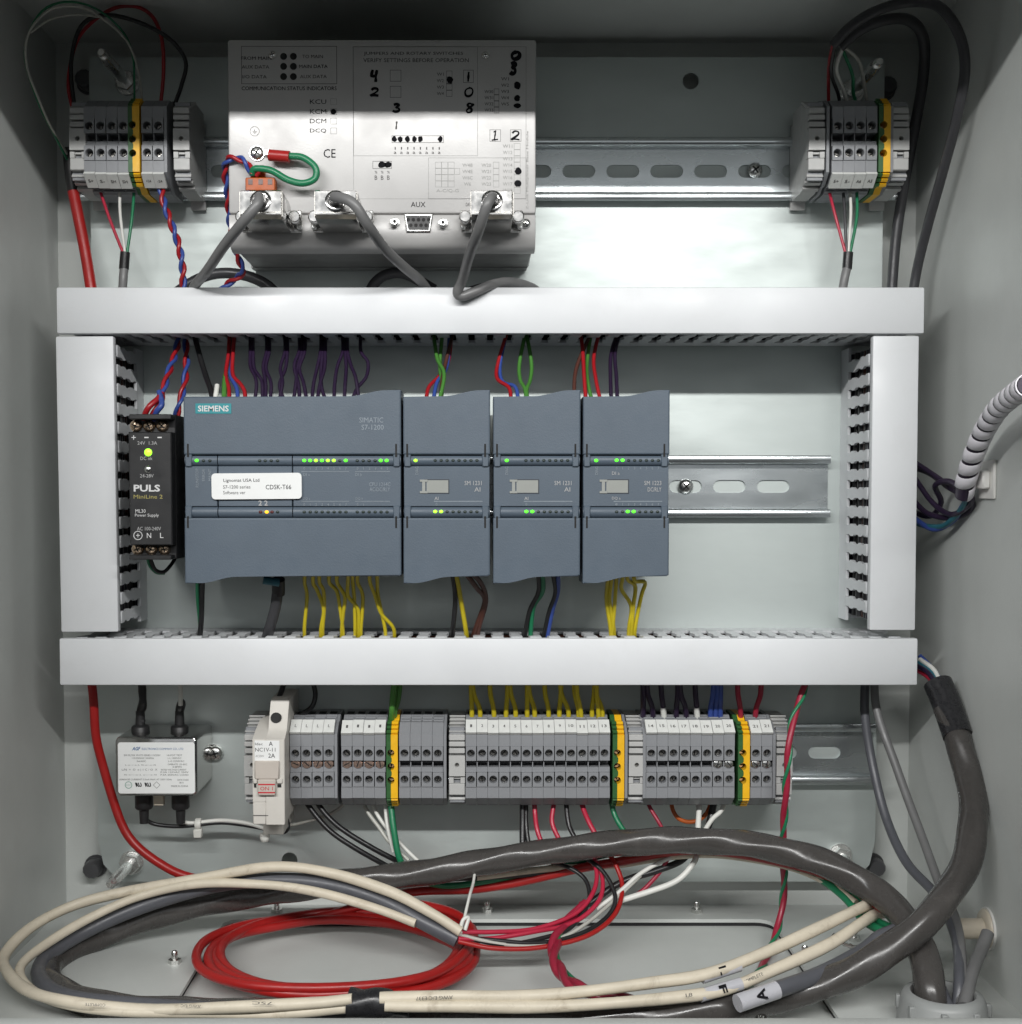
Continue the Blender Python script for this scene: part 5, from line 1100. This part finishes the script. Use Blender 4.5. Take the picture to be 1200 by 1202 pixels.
# white cables
wa = [P(541, 1094, 100), P(505, 1072, 96), P(455, 1045, 88), P(395, 1026, 80), P(325, 1019, 74), P(250, 1029, 68), P(170, 1043, 66), P(95, 1062, 72), P(40, 1088, 88), P(9, 1118, 108), P(10, 1140, 128), P(34, 1164, 150), P(85, 1177, 164), P(170, 1184, 170), P(280, 1181, 174), P(360, 1177, 175), P(414, 1173, 176)]
wb = [P(488, 1084, 94), P(440, 1066, 88), P(380, 1050, 82), P(310, 1040, 76), P(230, 1037, 71), P(165, 1050, 69), P(110, 1074, 78), P(55, 1108, 98), P(24, 1136, 122), P(36, 1160, 144), P(75, 1178, 160), P(150, 1188, 169), P(280, 1190, 172), P(350, 1188, 174), P(413, 1183, 175)]
for lab, pts, r in (('outermost white cable of the loop on the left', wa, 2.7), ('inner white cable of the loop on the left', wb, 2.35)):
    t = thing('white_cable', lab, 'cable', pts[0], 'white cables on the floor'); subtube(t, 'jacket', 'w_cream', pts, r, 12, 10, wob=1.6, lump=(.05, 2, .09))
    if r > 2.5:
        for s, x, y, w_ in (('COMPLETE', 112, 1179.5, 172), ('7SC', 308, 1177.5, 178.5), ('AWG E/C', 224, 1181, 176)):
            text(t, s, x, y, w_ + .6, 3.4, M['greyink'], 24, rot=math.pi - .03)
wc = [P(446, 1172, 176), P(520, 1170, 176), P(600, 1171, 175), P(680, 1165, 172), P(760, 1155, 166), P(830, 1144, 160), P(900, 1118, 148), P(960, 1090, 132), P(1005, 1068, 112), P(1026, 1060, 96), P(1046, 1060, 84)]
wd_ = [P(452, 1180, 178), P(520, 1181, 178), P(620, 1182, 177), P(720, 1178, 174), P(790, 1172, 170), P(850, 1162, 164), P(915, 1136, 152), P(975, 1107, 136), P(1012, 1083, 118), P(1030, 1073, 102), P(1050, 1070, 86)]
for lab, pts, r, a, b, le in (('upper white cable with a sleeve lettered L at the front right', wc, 2.75, (824, 1147.5, 160.5), (868, 1133, 154.5), 'L'), ('lower white cable with a sleeve lettered F at the front right', wd_, 2.75, (822, 1169, 167), (870, 1155, 161), 'F')):
    t = thing('white_cable', lab, 'cable', pts[0], 'white cables on the floor'); subtube(t, 'jacket', 'w_cream', pts, r, 12, 10, wob=.5, lump=(.05, 2, .09))
    sleeve(t, P(*a), P(*b), 2.95, le, 'sleeve')
    if le == 'F':
        text(t, '18', 809, 1168, 173.5, 4.5, M['greyink'], 8, rot=.12); text(t, 'COMPLETE', 884, 1148, 162, 4, M['greyink'], 26, rot=.42)
    else: text(t, 'AWG E/C E337', 510, 1171.5, 180.2, 4.5, M['greyink'], 44, rot=math.pi + .04)
# red cable: down the left, coiled on the floor, then away to the gland
cu, cw = P(392, 1115, 78).x, 82.0
red = [P(106, 790, 34), P(110, 830, 34), P(114, 880, 32), P(128, 930, 30), P(152, 982, 30), P(190, 1016, 34), P(235, 1034, 36), P(320, 1045, 28), P(420, 1052, 22), P(500, 1062, 30), P(548, 1082, 52)]
loops = ((69, 61, 4.5), (65, 58, 8.5), (61, 53, 4.0), (71, 60, 9.5), (66, 56, 6.5))
for k, (ru, rw, h) in enumerate(loops):
    for j in range(10):
        a = -.1 - math.tau * j / 10 + math.pi * 0
        if k == len(loops) - 1 and j > 7: break
        nx = loops[min(k + 1, len(loops) - 1)]; f = j / 10
        # anticlockwise seen from above: right, front, left, back
        red.append(Vector((cu + (ru + (nx[0] - ru) * f) * math.cos(a) + [4, 0, 8, -1, 5][k], FL + h + (nx[2] - h) * f, cw - (rw + (nx[1] - rw) * f) * math.sin(a) + [0, 3, -3, 1, -1][k])))
red += [P(480, 1048, 30), P(560, 1044, 34), P(640, 1030, 38), P(720, 1012, 42), P(800, 998, 46), P(880, 1003, 56), P(960, 1024, 76), P(1030, 1062, 104), P(1072, 1104, 128), Vector((gc.x - 8, VB + 4, gc.z - 4))]
wire('bright red cable coiled on the cabinet floor and coming down at the left', red, 2.45, 'w_brightred', 'red_cable', 'cable', n=12, k=6, raw=True, wob=1.6)
# further cables into the gland on the right
for lab, m, r, pts in (('dark grey cable falling from the duct to the gland, left one of two', 'w_slate', 2.5, [(1016, 790, 20), (1016, 840, 24), (1024, 895, 30), (1040, 960, 44), (1064, 1012, 66), (1100, 1052, 96), (1122, 1100, 126), (1126, 1145, 152), (1124, 1182, 160)]), ('dark grey cable falling from the duct to the gland, right one of two', 'w_grey', 2.3, [(1026, 790, 26), (1030, 835, 32), (1052, 900, 46), (1078, 970, 66), (1100, 1030, 90), (1122, 1080, 116), (1130, 1140, 148), (1128, 1180, 162)]),
                       ('short grey cable leaning from the wall plug into the gland', 'w_grey', 3.0, [(1160, 1095, 128), (1152, 1115, 134), (1142, 1140, 148), (1132, 1182, 166)])):
    wire(lab, pts, r, m, 'grey_cable', 'cable', 'thinner grey cables at the gland', n=12, k=8)
# --- loose leads around the split end of the slate cable
G = 'loose leads at the split cable end'
e0 = (540, 1096)
for lab, m, r, pts in (('red lead making the smallest curve from the split cable', 'w_pink', 1.25, [(538, 1094, 98), (580, 1094, 92), (630, 1090, 82), (675, 1073, 70), (696, 1048, 58), (700, 1022, 48), (690, 1005, 42)]), ('red lead making the middle curve from the split cable', 'w_pink', 1.25, [(538, 1102, 99), (575, 1102, 94), (625, 1094, 86), (672, 1083, 74), (702, 1058, 62), (707, 1030, 50), (698, 1008, 44)]),
                       ('red lead making the widest curve from the split cable', 'w_brightred', 1.3, [(538, 1105, 99), (580, 1113, 98), (635, 1112, 92), (690, 1098, 82), (722, 1073, 68), (731, 1040, 54), (722, 1012, 46), (712, 1000, 42)]), ('black lead below the red ones from the split cable', 'w_black', 1.2, [(538, 1100, 97), (580, 1104, 95), (630, 1107, 90), (680, 1096, 80), (712, 1076, 68), (722, 1052, 60), (708, 1022, 50), (680, 1002, 42)]),
                       ('black lead among the red ones from the split cable', 'w_black', 1.2, [(538, 1098, 97), (590, 1109, 95), (640, 1100, 86), (670, 1088, 76), (690, 1060, 62), (688, 1034, 52), (668, 1018, 46), (640, 1010, 40)]), ('clear lead lying along the split cable end', 'w_clear', 1.0, [(538, 1097, 98), (580, 1107, 96), (620, 1110, 92), (660, 1100, 84), (690, 1083, 74), (720, 1058, 60), (752, 1028, 50)]),
                       ('white lead rising steeply from the split cable end', 'w_white', .8, [(541, 1096, 99), (546, 1075, 88), (552, 1050, 74), (555.5, 1037, 62), (558, 1020, 50)]), ('short white lead knotted at the split cable end', 'w_white', 1.0, [(540, 1092, 99), (544, 1080, 98), (550, 1078, 97), (546, 1092, 99)]),
                       ('white lead slanting up right under the thick cable', 'w_white', 1.2, [(700, 1067, 62), (730, 1045, 56), (755, 1024, 50), (790, 1006, 44), (830, 1000, 42)]), ('white lead bowing down right under the thick cable', 'w_white', 1.6, [(720, 1060, 58), (760, 1048, 56), (795, 1034, 54), (814, 1014, 50), (820, 998, 44)]),
                       ('black lead slanting up right under the thick cable', 'w_black', 1.9, [(690, 1062, 56), (730, 1036, 50), (770, 1022, 46), (800, 1010, 42), (812, 996, 38)]), ('dark red lead slanting up right under the thick cable', 'w_crimson', 1.2, [(700, 1064, 50), (745, 1052, 48), (770, 1030, 46), (784, 1008, 44), (788, 996, 40)]),
                       ('white cable hidden along the back of the thick cable', 'w_cream', 1.9, [(560, 1030, 40), (640, 1020, 38), (720, 1016, 40), (790, 1006, 44), (850, 1004, 50), (920, 1016, 62), (970, 1036, 78), (1005, 1060, 94)]), ('green wire along the back of the thick cable into the gland', 'w_green', 2.2, [(880, 1000, 54), (950, 1024, 70), (990, 1052, 88), (1016, 1082, 104), (1050, 1098, 120)]),
                       ('second green wire along the back of the thick cable', 'w_green', 1.8, [(890, 1000, 50), (962, 1024, 66), (1000, 1050, 84), (1022, 1076, 100), (1054, 1092, 118)]), ('thin red wire above the thick cable at the right', 'w_red', 1.0, [(860, 980, 62), (925, 989, 66), (950, 996, 72), (985, 1014, 84)]),
                       ('black wire bundle lying behind the thick cable', 'w_black', 2.6, [(470, 1032, 38), (560, 1028, 38), (650, 1022, 36), (730, 1012, 36), (800, 1002, 36)])):
    wire(lab, pts, r, m, group=G, n=8, k=8)
pair('twisted dark red pair curving down to the floor below the leads', [(686, 1060, 60), (675, 1075, 66), (660, 1090, 76), (651, 1110, 92), (652, 1128, 108), (662, 1146, 126), (680, 1160, 144), (720, 1172, 156), (800, 1182, 160)], 2.1, 'w_crimson', 'w_crimson', 44, sep=.7)
wire('green wire beside the twisted dark red pair', [(668, 1080, 68), (656, 1105, 88), (657, 1128, 108), (672, 1148, 130), (695, 1162, 146)], 1.0, 'w_green')
wire('bare shiny foil wire on the floor near the gland', [(978, 1098, 96), (995, 1110, 108), (1020, 1114, 118), (1052, 1116, 128)], 1.1, 'steel', lump=(.3, 2, 1.2))
